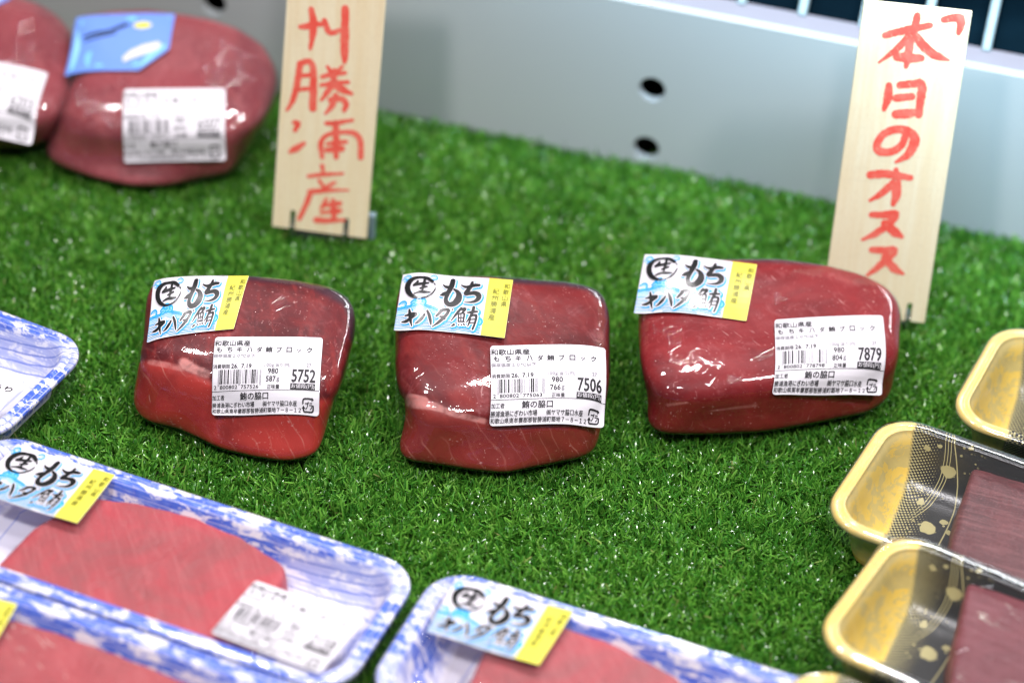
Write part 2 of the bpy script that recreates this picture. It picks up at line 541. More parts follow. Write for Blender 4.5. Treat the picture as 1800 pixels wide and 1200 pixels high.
def brush_sticker(sheet, parent, fine=True, vtext=True):
    """white and yellow product sticker with brush lettering over blue waves"""
    o = sheet.paper('product_sticker', M_STICK, parent, 0.006, 1.8)
    mm = 55.5e-3 / SW
    k = Ink()
    mats = [M_FOIL, M_STICK, M_SKY, M_PALE, M_NAVY, M_OLIVE, M_YEL]
    # yellow band
    k.rect(1246, 1, 1588, 879, 0.00012, 6, 10, 10)
    # pale wave body under the second line
    sea = [(0, 520), (90, 500), (170, 510), (230, 470), (300, 440), (370, 470), (420, 500), (520, 520), (640, 560), (760, 560), (860, 520), (960, 470), (1040, 500), (1130, 520), (1180, 610), (1225, 660), (1225, 870), (0, 870)]
    top = lambda x: float(np.interp(x, [p[0] for p in sea[:16]], [p[1] for p in sea[:16]]))
    # thin flowing lines in the lower part
    for i in range(15):
        pts = []
        for x in np.linspace(0, 1222, 16):
            y = 640 + i * 24 - 90 * math.sin((x - 60) / 620.0) + 0.12 * x * (1 - i / 30)
            if y > 868: y = 868 - (i % 3)
            pts.append((x, min(y, 868), 3.6 if i % 2 else 6.0))
        pts = [p for p in pts if p[1] < 866]
        if len(pts) > 3: k.stroke(pts, 0.00012, 4 if i % 3 else 2, 14)
    for i in range(5):
        pts = [(x, top(x) + 22 + i * 26, 11 - 1.5 * i) for x in np.linspace(10, 1212, 30)]
        k.stroke(pts, 0.00014, 3 if i > 1 else 2, 14)
    # curling crests
    for cx, cy, r, w in [(300, 470, 55, 9), (365, 485, 42, 8), (240, 500, 40, 7), (80, 500, 46, 7), (90, 90, 46, 6), (55, 130, 30, 4), (470, 80, 44, 5), (1150, 560, 45, 8), (1190, 690, 50, 9), (1140, 770, 40, 8)]:
        k.stroke([(cx + r * math.cos(a) * (1 - a / 12), cy + r * math.sin(a) * (1 - a / 12), 1.5 * w * (1 - a / 9)) for a in np.linspace(-2.8, 2.2, 14)], 0.00014, 2, 8)
        k.stroke([(cx + .55 * r * math.cos(a), cy + .55 * r * math.sin(a), w * 1.1) for a in np.linspace(-2.6, 2.4, 12)], 0.00014, 3, 8)
    for cx, cy in [(180, 330), (420, 360), (500, 420), (720, 390), (960, 330), (480, 470)]:
        k.stroke([(cx, cy, 6), (cx + 3, cy + 5, 5)], 0.00014, 3)
    strokes = {a: [hpt((p[0], p[1], p[2] * 1.22)) for p in b] for a, b in ST.items()}
    for a, b in strokes.items():      # blue shadow, offset to the lower right
        if a[0] in 'mckhdfa' and a != 'dot': k.stroke(b, 0.00018, 2, 16, 22, 15, 12)
    for a, b in strokes.items():      # white outline
        if a[0] in 'mckhdfa' and a != 'dot': k.stroke(b, 0.00025, 1, 16, 14)
    for a, b in strokes.items():
        k.stroke(b, 0.00034, 0, 9, 0)
    if vtext:
        for j, ch in enumerate('和歌山県'):
            y = 75 + j * 92
            k.text(ch, (1478 - j * 3, y, 1478 - j * 3 + 82, y + 80), 0.00022, 5, 0.05)
        for j, ch in enumerate('紀州勝浦産'):
            y = 165 + j * 98
            k.text(ch, (1330 - j * 3, y, 1330 - j * 3 + 90, y + 84), 0.00022, 5, 0.05)
    k.build('lettering', sheet, (SW, SH), mats, o)
    return o


LW, LH = 1585.0, 1060.0
_Lc = {'0': '0001101', '1': '0011001', '2': '0010011', '3': '0111101', '4': '0100011', '5': '0110001', '6': '0101111', '7': '0111011', '8': '0110111', '9': '0001011'}
_par = {'2': 'LLGGLG'}


def ean_bits(s):
    g = {k: ''.join('1' if c == '0' else '0' for c in v)[::-1] for k, v in _Lc.items()}
    r = {k: ''.join('1' if c == '0' else '0' for c in v) for k, v in _Lc.items()}
    b = '101'
    for c, p in zip(s[1:7], 'LLGGLG'): b += _Lc[c] if p == 'L' else g[c]
    b += '01010' + ''.join(r[c] for c in s[7:]) + '101'
    return b


def price_label(sheet, parent, price, grams, code, lbl=None, heavy=1.0):
    o = sheet.paper('price_label', M_PAPER, parent, 0.028, 1.5)
    if lbl: o['label'] = lbl
    k = Ink()
    mats = [M_INK, M_GREY, M_PAPER]
    z = 0.00024
    def T(s, b, m=0, bold=0.012): k.text(s, (b[0] - 105, b[1] - 35, b[2] - 105, b[3] - 35), z, m, (bold * 1.6 + 0.025) * heavy)
    def R(x0, y0, x1, y1, m=0, nx=1, ny=1, zz=z): k.rect(x0 - 105, y0 - 35, x1 - 105, y1 - 35, zz, m, nx, ny)
    T('和歌山県産', (112, 95, 632, 180), 0, 0.004)
    for ch, cx in zip('もちキハダ鮪ブロック', (185, 340, 478, 630, 775, 915, 1065, 1210, 1355, 1505)):
        w, h = (31, 24) if ch == 'ッ' else (48, 40) if ch == '鮪' else (38, 38)
        y = 236 if ch != 'ッ' else 246
        T(ch, (cx - w, y - h, cx + w, y + h), 0, 0.012)
    T('保存温度１０℃以下', (112, 305, 715, 356), 1, 0.02)
    T('消費期限', (114, 460, 360, 520), 0, 0.0)
    T('26.', (380, 455, 480, 515), 0, 0.025)
    T('7.19', (528, 455, 675, 515), 0, 0.025)
    T('100g', (868, 448, 1004, 505), 1, 0.0)
    T('当り(円)', (1030, 445, 1240, 503), 1, 0.0)
    T('27', (1480, 440, 1548, 488), 1, 0.02)
    T('980', (922, 520, 1072, 592), 0, 0.012)
    T(grams, (900, 627, 1040, 700), 0, 0.012)
    T('g', (1053, 645, 1095, 705), 1, 0.012)
    T('正味量', (920, 738, 1100, 793), 0, 0.0)
    T(price, (1278, 530, 1616, 706), 0, 0.018)
    R(1260, 722, 1620, 802, 0, 6, 2)
    k.text('お値段(円)', (1272 - 105, 728 - 35, 1610 - 105, 796 - 35), z + 0.00014, 2, 0.0)
    bits = ean_bits(code)
    x0, mw = 192, 633 / 95.0
    i = 0
    while i < 95:
        if bits[i] == '1':
            j = i
            while j < 95 and bits[j] == '1': j += 1
            guard = i < 3 or i > 91 or 45 <= i < 50
            R(x0 + i * mw, 537, x0 + j * mw - 0.6, 745 if guard else 722, 0 if (j - i) > 1 else 1, 1, 8)
            i = j
        else: i += 1
    T(code[0], (135, 738, 170, 783), 0, 0.0)
    T(code[1:7], (222, 738, 480, 783), 0, 0.0, )
    T(code[7:], (534, 738, 792, 783), 0, 0.0)
    R(108, 804, 1688, 810, 0, 30, 1)
    T('加工者', (112, 848, 290, 906), 0, 0.0)
    T('鮪の脇口', (525, 830, 940, 916), 0, 0.012)
    T('勝浦漁港にぎわい市場', (112, 935, 735, 998), 0, 0.006)
    T('㈱ヤマサ脇口水産', (862, 935, 1365, 998), 0, 0.0)
    T('和歌山県東牟婁郡那智勝浦町築地７－８－１２', (112, 1010, 1425, 1070), 0, 0.004)
    # plastic recycling mark: two bent arrows round the kana
    q = lambda *p: [(a - 105, b - 35, c) for a, b, c in p]
    k.stroke(q((1452, 965, 9), (1456, 922, 10), (1480, 910, 10), (1545, 908, 10), (1585, 912, 10)), z, 0)
    k.poly([(1578 - 105, 892 - 35), (1578 - 105, 940 - 35), (1610 - 105, 915 - 35)], z + 0.00001, 0)
    k.stroke(q((1602, 985, 9), (1600, 1035, 10), (1578, 1052, 10), (1520, 1054, 10), (1470, 1052, 10), (1462, 1010, 9)), z, 0)
    k.poly([(1436 - 105, 1020 - 35), (1490 - 105, 1020 - 35), (1462 - 105, 985 - 35)], z + 0.00001, 0)
    T('プラ', (1485, 945, 1590, 1030), 0, 0.02)
    k.build('print', sheet, (LW, LH), mats, o)
    return o


# ------------------------------------------------------------------ tuna blocks
def cube_sphere(n, e):
    pts, faces, idx = [], [], {}
    g = np.tan(np.linspace(-1, 1, n + 1) * 0.80) / math.tan(0.80)

    def vid(p):
        key = tuple(np.round(p, 6))
        if key not in idx:
            idx[key] = len(pts)
            pts.append(p)
        return idx[key]
    for ax in range(3):
        for sg in (-1, 1):
            for i in range(n):
                for j in range(n):
                    q = []
                    for a, b in ((i, j), (i + 1, j), (i + 1, j + 1), (i, j + 1)):
                        p = [0, 0, 0]
                        p[ax] = sg
                        p[(ax + 1) % 3] = g[a]
                        p[(ax + 2) % 3] = g[b]
                        q.append(vid(p))
                    faces.append(q if sg > 0 else q[::-1])
    P = np.array(pts)
    return P / (np.abs(P) ** e).sum(1)[:, None] ** (1 / e), faces


def sstep(x, a, b):
    t = np.clip((x - a) / (b - a), 0, 1)
    return t * t * (3 - 2 * t)


_CS = {}


def fit_outline(V, outline, z_lo=0.004, z_hi=0.028):
    """push a body sideways until its outline runs through the traced points"""
    O = np.array(outline, float)
    c = (O.max(0) + O.min(0)) / 2
    px, dep = proj(V)
    D = px - c
    ang = np.arctan2(D[:, 1], D[:, 0])
    rad = np.hypot(D[:, 0], D[:, 1])
    nb = 120
    b = ((ang + math.pi) / (2 * math.pi) * nb).astype(int) % nb
    R0 = np.zeros(nb)
    np.maximum.at(R0, b, rad)
    R0 = np.convolve(np.r_[R0[-2:], R0, R0[:2]], [1, 2, 3, 2, 1], 'valid') / 9
    R1 = np.zeros(nb)
    for k in range(nb):
        t = -math.pi + (k + 0.5) * 2 * math.pi / nb
        d = np.array([math.cos(t), math.sin(t)])
        best = 0
        for i in range(len(O)):
            a, e = O[i] - c, O[(i + 1) % len(O)] - O[i]
            den = d[0] * e[1] - d[1] * e[0]
            if abs(den) < 1e-9: continue
            s_ = (a[0] * e[1] - a[1] * e[0]) / den
            u = (a[0] * d[1] - a[1] * d[0]) / den
            if s_ > 0 and -1e-6 <= u <= 1 + 1e-6: best = max(best, s_)
        R1[k] = best
    R1 = np.convolve(np.r_[R1[-2:], R1, R1[:2]], [1, 3, 4, 3, 1], 'valid') / 12
    kk = (np.arange(nb) + 0.5) / nb * 2 * math.pi - math.pi
    ex = lambda R, a: np.interp(a, np.r_[kk[-1] - 2 * math.pi, kk, kk[0] + 2 * math.pi], np.r_[R[-1], R, R[0]])
    r0, r1 = ex(R0, ang), ex(R1, ang)
    f = np.clip(rad / np.maximum(r0, 1), 0, 1.05)
    k = 1 + (r1 / np.maximum(r0, 1) - 1) * f ** 2
    d = D * (k - 1)[:, None] * (dep / FPX)[:, None]
    flat = np.cross(np.array([0, 0, 1.0]), RT)              # away from the camera along the ground
    flat = np.array([-RT[1], RT[0], 0]) / np.hypot(RT[0], RT[1])
    rfl = np.array([RT[0], RT[1], 0])
    up_move = d[:, :1] * RT - d[:, 1:] * UP
    gr_move = d[:, :1] * rfl - d[:, 1:] * flat / math.sin(TH)
    w = sstep(V[:, 2], z_lo, z_hi)[:, None]
    V = V + w * up_move + (1 - w) * gr_move
    V[:, 2] = np.maximum(V[:, 2], -0.002)
    return V


def chain_dist(px, pts):
    """distance in the picture from the points px to a polyline"""
    best = np.full(len(px), 1e9)
    P = np.array(pts, float)
    for a, b in zip(P[:-1], P[1:]):
        e = b - a
        t = np.clip(((px - a) @ e) / (e @ e), 0, 1)
        best = np.minimum(best, np.hypot(*(px - a - t[:, None] * e).T))
    return best


def tuna_block(corners, mat, label, group, outline=None, e=6.0, k=1.05, n=72, ridge=None, skin=(), tendons=(), bulges=(), amp=0.0009, seed=0.0, wrap=None, lines=(58, 27)):
    """corners: 6 (px,py,z mm) tbl,tbr,tfl,tfr,bfl,bfr (the back bottom lies under the back top)"""
    c3 = [gnd(a, b, z / 1000) for a, b, z in corners]
    tbl, tbr, tfl, tfr, bfl, bfr = c3
    bbl, bbr = tbl.copy(), tbr.copy()
    cen = (tbl + tbr + tfl + tfr) / 4
    for b in (bbl, bbr):
        b[2] = 0.0
        b[:2] = cen[:2] + (b[:2] - cen[:2]) * 0.96
    C = {(-1, 1, 1): tbl, (1, 1, 1): tbr, (-1, -1, 1): tfl, (1, -1, 1): tfr, (-1, -1, -1): bfl, (1, -1, -1): bfr, (-1, 1, -1): bbl, (1, 1, -1): bbr}
    if (n, e) not in _CS: _CS[(n, e)] = cube_sphere(n, e)
    P, Fc = _CS[(n, e)]
    Pk = P * k
    V = np.zeros_like(P)
    for (sx, sy, sz), c in C.items():
        w = (1 + sx * Pk[:, 0]) * (1 + sy * Pk[:, 1]) * (1 + sz * Pk[:, 2]) / 8
        V += w[:, None] * c
    V[:, 2] = np.maximum(V[:, 2], -0.002)
    ctr = V.mean(0)
    Nn = (V - ctr) / np.linalg.norm(V - ctr, axis=1)[:, None]
    d = np.array([mnoise.fractal(Vector((p[0] * 28 + seed, p[1] * 28, p[2] * 28)), 1.0, 2.1, 3) for p in V])
    d2 = np.array([mnoise.noise(Vector((p[0] * 11 + seed, p[1] * 11, p[2] * 11 + 3))) for p in V])
    F_ = V.copy()                                           # the wrap follows the block more loosely
    V = V + Nn * (d * amp + d2 * amp * 2.6)[:, None]
    x, y, z = P[:, 0], P[:, 1], P[:, 2]
    for (bx, by, bz, r, a) in bulges:
        g = np.exp(-(((x - bx) ** 2 + (y - by) ** 2 + (z - bz) ** 2) / r ** 2))
        V = V + Nn * (g * a)[:, None]
    V[:, 2] = np.maximum(V[:, 2], -0.002 + 0.0004 * d)
    if outline is not None: V = fit_outline(V, outline)
    px, _ = proj(V)
    front = np.zeros(len(x))
    if ridge is not None:
        R = np.array(ridge, float)
        yr = np.interp(px[:, 0], R[:, 0], R[:, 1]) + 4 * d
        front = sstep(px[:, 1], yr - 5, yr + 9) * sstep(-y * 0.7 - z * 0.5, -0.4, 0.0)
        # the step between the two muscles: a shallow groove along the ridge
        V = V - Nn * (0.0005 * np.exp(-((px[:, 1] - yr) / 9.0) ** 2) * (front > -1))[:, None]
    sk = np.zeros(len(x))
    for pts, r, a in skin: sk = np.maximum(sk, a * sstep(chain_dist(px, pts) + 3 * d, r, r * 0.45))
    la = math.radians(lines[0])
    lph = (px[:, 0] * math.sin(la) - px[:, 1] * math.cos(la) + 0.0016 * (px[:, 0] - px[:, 0].mean()) ** 2 * 0.4) / lines[1]
    td = np.zeros(len(x))
    for pts, r, a in tendons: td = np.maximum(td, a * sstep(chain_dist(px, pts) + r * 0.8 * d, r, r * 0.5))
    o = mk('tuna_block', V, Fc, mat, origin=(ctr[0], ctr[1], 0.0), attrs={'front': front, 'skin': sk, 'tendon': np.clip(td, 0, 1), 'lines': lph})
    tag(o, label, 'fish', group)
    # cling wrap: bridges the hollows, stands a little off the flesh
    d3 = np.array([mnoise.noise(Vector((p[0] * 40 + seed, p[1] * 40, p[2] * 40))) for p in V])
    if outline is not None:
        O = np.array(outline, float)
        c = O.mean(0)
        hull = convex(O)
        Fv = fit_outline(F_ + Nn * 0.001, [c + (h - c) * 1.012 for h in hull])
    else:
        Fv = F_
    Fv = V + np.clip(((Fv - V) * Nn).sum(1), 0.0006, 0.006)[:, None] * Nn + Nn * (0.0002 * d3)[:, None]
    if outline is not None:
        lx, _d = proj(Fv)
    Fv[:, 2] = np.maximum(Fv[:, 2], -0.0025)
    mk('film', Fv, Fc, wrap or M_WRAP, o)
    bv = BVHTree.FromPolygons([Vector(v) for v in Fv], Fc)
    return o, bv


def convex(P):
    P = sorted(map(tuple, P))
    def half(S):
        h = []
        for p in S:
            while len(h) > 1 and (h[-1][0] - h[-2][0]) * (p[1] - h[-2][1]) - (h[-1][1] - h[-2][1]) * (p[0] - h[-2][0]) <= 0: h.pop()
            h.append(p)
        return h[:-1]
    return np.array(half(P) + half(P[::-1]))


def film_mat(name, milk=0.03, seed=0.0, bump=0.5, droplets=0.0, gain=1.3, crease=0.0):
    t = NT(name)
    ob = t.n('VectorMath', {'operation': 'ADD'}, i0=t.obj(), i1=(seed, seed, 0)).outputs[0]
    w1 = t.noise(t.map(ob, (18, 150, 60), (0, 0, 0.5)), 1, 3, 0.5, 1.0)
    w2 = t.noise(ob, 30, 2)
    h = t.math('ADD', t.math('MULTIPLY', w1, 0.35), w2)
    if droplets:
        gr = t.noise(ob, 900, 2)
        grm = t.ramp(t.noise(ob, 50, 3), 0.50, 0.66)
        h = t.math('ADD', h, t.math('MULTIPLY', t.math('MULTIPLY', gr, grm), droplets))
    cr = t.math('ABSOLUTE', t.math('SUBTRACT', t.noise(t.map(ob, (45, 260, 120), (0.3, 0.1, -0.6)), 1, 2, 0.5, 0.6), 0.5))
    crm = t.ramp(t.noise(ob, 22, 2), 0.50, 0.64)
    h = t.math('SUBTRACT', h, t.math('MULTIPLY', t.math('MULTIPLY', t.ramp(cr, 0.05, 0.0), crm), crease))
    nb = t.bump(h, bump, 0.0020)
    inc = t.n('NewGeometry').outputs['Incoming']
    cs = t.math('ABSOLUTE', t.n('VectorMath', {'operation': 'DOT_PRODUCT'}, i0=nb, i1=inc).outputs['Value'])
    fr = t.math('MULTIPLY_ADD', t.math('POWER', t.math('SUBTRACT', 1.0, cs, clamp=True), 5.0), 0.96, 0.04)
    tr = t.n('BsdfTransparent', None, Color=(0.985, 0.985, 0.99))
    gl = t.n('BsdfGlossy', None, Color=(1, 1, 1), Roughness=0.055, Normal=nb)
    df = t.n('BsdfDiffuse', None, Color=(0.9, 0.9, 0.92))
    a = t.n('MixShader', None, i0=milk, i1=tr.outputs[0], i2=df.outputs[0])
    f2 = t.math('MULTIPLY', fr, gain, clamp=True)
    b = t.n('MixShader', None, i0=f2, i1=a.outputs[0], i2=gl.outputs[0])
    t.t.links.new(b.outputs[0], t.out.inputs[0])
    return t.m


M_WRAP = film_mat('tight_wrap_film', 0.002, 0.7, 0.26, 0.0, 1.0, 0.15)
M_WRAP2 = film_mat('loose_wrap_film', 0.012, 2.7, 0.35, 0.0, 1.2, 0.3)


def quad_on(bv, px, frac=1.0):
    """a quad seen at four pixels, lying in the plane that fits the body behind it"""
    px = np.array(px, float)
    hits = []
    for u in np.linspace(0.06, 0.94, 9):
        for v in np.linspace(0.06, 0.94, 9):
            q = (1 - u) * (1 - v) * px[0] + u * (1 - v) * px[1] + u * v * px[2] + (1 - u) * v * px[3]
            d = ray(*q)
            p, nn, *_ = bv.ray_cast(Vector(CP), Vector(d), 5)
            if p is not None and nn.dot(Vector(d)) < -0.25: hits.append(np.array(p))
    Hh = np.array(hits)
    c = Hh.mean(0)
    n = np.linalg.svd(Hh - c)[2][-1]
    if np.dot(n, -FW) < 0: n = -n
    return [onplane(x, y, c, n) for x, y in px]

# ------------------------------------------------------------------ turf
def turf():
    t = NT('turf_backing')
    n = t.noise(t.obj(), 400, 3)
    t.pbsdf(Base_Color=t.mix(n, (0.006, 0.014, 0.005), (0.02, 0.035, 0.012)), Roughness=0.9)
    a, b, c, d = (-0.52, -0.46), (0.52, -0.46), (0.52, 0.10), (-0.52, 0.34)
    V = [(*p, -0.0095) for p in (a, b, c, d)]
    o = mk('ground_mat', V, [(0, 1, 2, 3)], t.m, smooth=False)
    tag(o, None, None, None, 'structure')

    N = 520000
    x = rng.uniform(-0.40, 0.40, N)
    yw = 0.196 - 0.2327 * (x + 0.0)          # just past the panel's foot
    y = rng.uniform(-0.34, 0.30, N)
    dep = (y + 0.34)
    half = 0.27 + 0.13 * np.clip((y + 0.3) / 0.6, 0, 1)
    ok = (y < yw - 0.0005) & (x > -half - 0.035) & (x < half + 0.02)
    x, y = x[ok], y[ok]
    # blades grow in little tufts
    pit = 0.0034
    tx = np.floor(x / pit) * pit + pit / 2
    ty = np.floor(y / pit) * pit + pit / 2
    h1 = np.modf(np.abs(np.sin(tx * 91711.7 + ty * 53119.3) * 43758.5453))[0]
    h2 = np.modf(np.abs(np.sin(tx * 31337.1 - ty * 71993.9) * 24634.6345))[0]
    x = tx + (x - tx) * 0.8 + (h1 - 0.5) * pit * 0.8
    y = ty + (y - ty) * 0.8 + (h2 - 0.5) * pit * 0.8
    n = len(x)
    az = h1 * 6.283 + rng.normal(0, 1.3, n)
    az2 = az + rng.normal(0, 0.7, n)
    ln = rng.uniform(0.0070, 0.0106, n) * (0.86 + 0.28 * h2)
    lean1 = rng.uniform(0.05, 0.55, n)
    lean2 = np.clip(lean1 + rng.uniform(0.0, 1.15, n), 0, 1.55)
    wd = rng.uniform(0.00036, 0.00066, n)
    root = np.stack([x, y, np.full(n, -0.0092)], 1)
    d1 = np.stack([np.sin(lean1) * np.cos(az), np.sin(lean1) * np.sin(az), np.cos(lean1)], 1)
    d2 = np.stack([np.sin(lean2) * np.cos(az2), np.sin(lean2) * np.sin(az2), np.cos(lean2)], 1)
    fa = az + rng.normal(1.57, 0.7, n)
    sd = np.stack([np.cos(fa), np.sin(fa), np.zeros(n)], 1) * wd[:, None]
    p1 = root + d1 * (ln * 0.6)[:, None]
    p2 = p1 + d2 * (ln * 0.42)[:, None]
    Vv = np.stack([root - sd, root + sd, p1 - sd * 0.95, p1 + sd * 0.95, p2 - sd * 0.55, p2 + sd * 0.55], 1).reshape(-1, 3)
    base = (np.arange(n) * 6)[:, None]
    Q = np.concatenate([base + np.array([[0, 1, 3, 2]]), base + np.array([[2, 3, 5, 4]])], 1).reshape(-1)
    me = bpy.data.meshes.new('grass')
    me.vertices.add(len(Vv))
    me.vertices.foreach_set('co', Vv.astype(np.float32).ravel())
    me.loops.add(len(Q))
    me.loops.foreach_set('vertex_index', Q.astype(np.int32))
    me.polygons.add(len(Q) // 4)
    me.polygons.foreach_set('loop_start', np.arange(0, len(Q), 4, dtype=np.int32))
    me.update(calc_edges=True)
    r = np.repeat(np.clip(rng.random(n) * 0.75 + h2 * 0.25, 0, 1), 6)
    at = me.attributes.new('rnd', 'FLOAT', 'POINT')
    at.data.foreach_set('value', r.astype(np.float32))
    t = NT('turf_blade')
    rn = t.attr('rnd')
    cr = t.n('ValToRGB', None, Fac=rn)
    e = cr.color_ramp.elements
    e[0].position, e[0].color = 0.0, (0.020, 0.10, 0.010, 1)
    e[1].position, e[1].color = 1.0, (0.40, 0.62, 0.14, 1)
    for p, c in ((0.35, (0.050, 0.215, 0.020, 1)), (0.75, (0.15, 0.40, 0.045, 1)), (0.955, (0.22, 0.46, 0.075, 1)), (0.97, (0.24, 0.20, 0.08, 1))):
        q = e.new(p)
        q.color = c
    big = t.noise(t.obj(), 9, 2)
    col = t.mix(t.ramp(big, 0.3, 0.7, 0, 0.25), cr.outputs[0], (0.04, 0.18, 0.025))
    p = t.pbsdf(Base_Color=col, Roughness=0.19, Specular_IOR_Level=0.65)
    tr = t.n('BsdfTranslucent', None, Color=col)
    mx = t.n('MixShader', None, i0=0.12, i1=p.outputs[0], i2=tr.outputs[0])
    t.t.links.new(mx.outputs[0], t.out.inputs[0])
    me.materials.append(t.m)
    g = bpy.data.objects.new('grass', me)
    COL.objects.link(g)
    tag(g, None, None, None, 'stuff')


turf()

# ------------------------------------------------------------------ back panel and grille
WA, WB = gnd(660, 185), gnd(1800, 415)
we = (WB - WA) / np.linalg.norm(WB - WA)
wn = np.array([we[1], -we[0], 0.0])          # towards the camera
wb = -wn


def onwall(px, py):
    p = onplane(px, py, WA, wn)
    return np.dot(p - WA, we), p[2]


def wpt(u, z, d=0.0):
    """point on the panel: u along, z up, d behind it"""
    return WA + we * u + np.array([0, 0, z]) + wb * d


def build_panel():
    t = NT('painted_steel_panel')
    n = t.noise(t.obj(), 6, 2)
    n2 = t.noise(t.obj(), 900, 2)
    t.pbsdf(Base_Color=t.mix(n, (0.47, 0.49, 0.49), (0.52, 0.535, 0.535)), Roughness=0.32, Specular_IOR_Level=0.5, Normal=t.bump(n2, 0.04, 0.0003))
    zt = onwall(1507, 81)[1]
    ul, ur = -0.42, 0.50
    cv = bpy.data.curves.new('panel_outline', 'CURVE')
    cv.dimensions = '2D'
    cv.fill_mode = 'BOTH'
    def spl(pts):
        s = cv.splines.new('POLY')
        s.points.add(len(pts) - 1)
        for q, (a, b) in zip(s.points, pts): q.co = (a, b, 0, 1)
        s.use_cyclic_u = True
    spl([(ul, -0.012), (ur, -0.012), (ur, zt), (ul, zt)])
    h1 = onwall(1146, 158)
    h2 = onwall(1140, 262)
    h0 = onwall(375, -3)
    sp = h1[0] - h0[0]
    dz = h1[1] - h2[1]
    holes = []
    for c in (-1, 0, 1):
        for r in range(0, 2):
            u, z = h1[0] + c * sp, h2[1] + r * dz
            if z + 0.011 < zt and ul + .02 < u < ur - .02: holes.append((u, z))
    for u, z in holes:
        spl([(u + 0.0078 * math.cos(a), z + 0.0078 * math.sin(a)) for a in np.linspace(0, 2 * math.pi, 40, endpoint=False)])
    cv.extrude = 0.0022
    cv.bevel_depth = 0.0004
    cv.bevel_resolution = 1
    ob = bpy.data.objects.new('tmp_panel', cv)
    COL.objects.link(ob)
    dg = bpy.context.evaluated_depsgraph_get()
    me = bpy.data.meshes.new_from_object(ob.evaluated_get(dg))
    V = np.array([v.co[:] for v in me.vertices])
    Fc = [tuple(p.vertices) for p in me.polygons]
    bpy.data.objects.remove(ob)
    Wv = np.array([wpt(v[0], v[1], 0.0026 - v[2]) for v in V])
    o = mk('back_panel', Wv, Fc, t.m, origin=wpt(0, 0), smooth=False)
    tag(o, 'pale grey painted metal panel with round holes behind the turf', 'panel')
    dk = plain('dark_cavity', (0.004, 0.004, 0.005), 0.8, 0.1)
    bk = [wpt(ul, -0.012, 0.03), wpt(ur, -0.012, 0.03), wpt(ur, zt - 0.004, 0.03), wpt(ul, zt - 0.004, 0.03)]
    mk('hole_shade_sheet', bk, [(0, 1, 2, 3)], dk, o, smooth=False)  # near-black sheet stands in for the unlit hollow behind the holes

    # air grille: pale ledge, then a slanted frame of square cells
    g = empty('air_grille', wpt(0.2, zt))
    tag(g, 'white air grille of dark square cells above the grey panel', 'grille')
    lp = plain('grille_white_paint', (0.26, 0.24, 0.27), 0.5, 0.4, var=0.03)
    bars = plain('grille_bar_plastic', (0.26, 0.34, 0.35), 0.4, 0.5, var=0.04)
    dt = NT('grille_cell_shade')  # shade of the open cells and faint bluish reflections, put into the colour
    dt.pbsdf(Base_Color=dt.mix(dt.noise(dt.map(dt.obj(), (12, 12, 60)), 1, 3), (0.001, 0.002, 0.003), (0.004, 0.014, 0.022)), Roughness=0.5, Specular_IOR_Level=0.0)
    LD = 0.016                                   # ledge depth
    tilt = math.radians(52)                       # slant from the horizontal
    def gpt(u, s, d=0.0):                         # s up the slope, d into it
        return wpt(u, zt + math.sin(tilt) * s - math.cos(tilt) * d, LD + math.cos(tilt) * s + math.sin(tilt) * d)
    def box8(f, a0, a1, b0, b1, c0, c1):
        P = [f(a, b, c) for c in (c0, c1) for b in (b0, b1) for a in (a0, a1)]
        return P, [(0, 1, 3, 2), (4, 6, 7, 5), (0, 4, 5, 1), (2, 3, 7, 6), (0, 2, 6, 4), (1, 5, 7, 3)]
    def addbox(name, m, *a):
        P, Fq = box8(*a)
        ob = mk(name, P, Fq, m, g, smooth=False)
        bv = ob.modifiers.new('bevel', 'BEVEL')
        bv.width = 0.0007
        bv.segments = 2
        return ob
    addbox('ledge', lp, lambda u, z, d: wpt(u, zt + z, d), ul, ur, -0.003, 0.0005, 0.0055, LD + 0.006)
    c0 = None
    # bars: one passes through pixel (1395,22) at the ledge
    us = onwall(1398, 55)[0]
    pitch = 0.0335
    k0 = int((ul - us) / pitch)
    for i in range(k0, int((ur - us) / pitch) + 1):
        addbox('vertical_bar', bars, gpt, us + i * pitch - 0.0024, us + i * pitch + 0.0024, 0.0022, 0.115, 0.0002, 0.007)
    for j, s in enumerate((0.038, 0.076, 0.114)):
        addbox('cross_bar', bars, gpt, ul, ur, s - 0.0022, s + 0.0022, 0.0012, 0.0066)
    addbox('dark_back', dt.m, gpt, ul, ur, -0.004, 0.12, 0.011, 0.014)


build_panel()

# ------------------------------------------------------------------ wooden signs
def wood():
    t = NT('pale_planed_wood')
    ob = t.obj()
    g1 = t.noise(t.map(ob, (260, 260, 9), (0.2, 0, 0.1)), 1.0, 4, 0.6, 0.4)
    g2 = t.noise(t.map(ob, (1500, 1500, 30)), 1.0, 3)
    g3 = t.noise(t.map(ob, (40, 40, 700)), 1.0, 2)
    g4 = t.noise(ob, 25, 2)
    c = t.mix(t.ramp(g1, 0.3, 0.7), (0.86, 0.71, 0.46), (0.90, 0.79, 0.56))
    c = t.mix(t.ramp(g2, 0.45, 0.8, 0, 0.25), c, (0.62, 0.47, 0.28))
    c = t.mix(t.ramp(g3, 0.55, 0.8, 0, 0.14), c, (0.62, 0.52, 0.34))
    c = t.mix(t.ramp(g4, 0.45, 0.75, 0, 0.2), c, (0.72, 0.56, 0.32))
    t.pbsdf(Base_Color=c, Roughness=0.55, Specular_IOR_Level=0.3, Normal=t.bump(g2, 0.15, 0.0003))
    return t.m


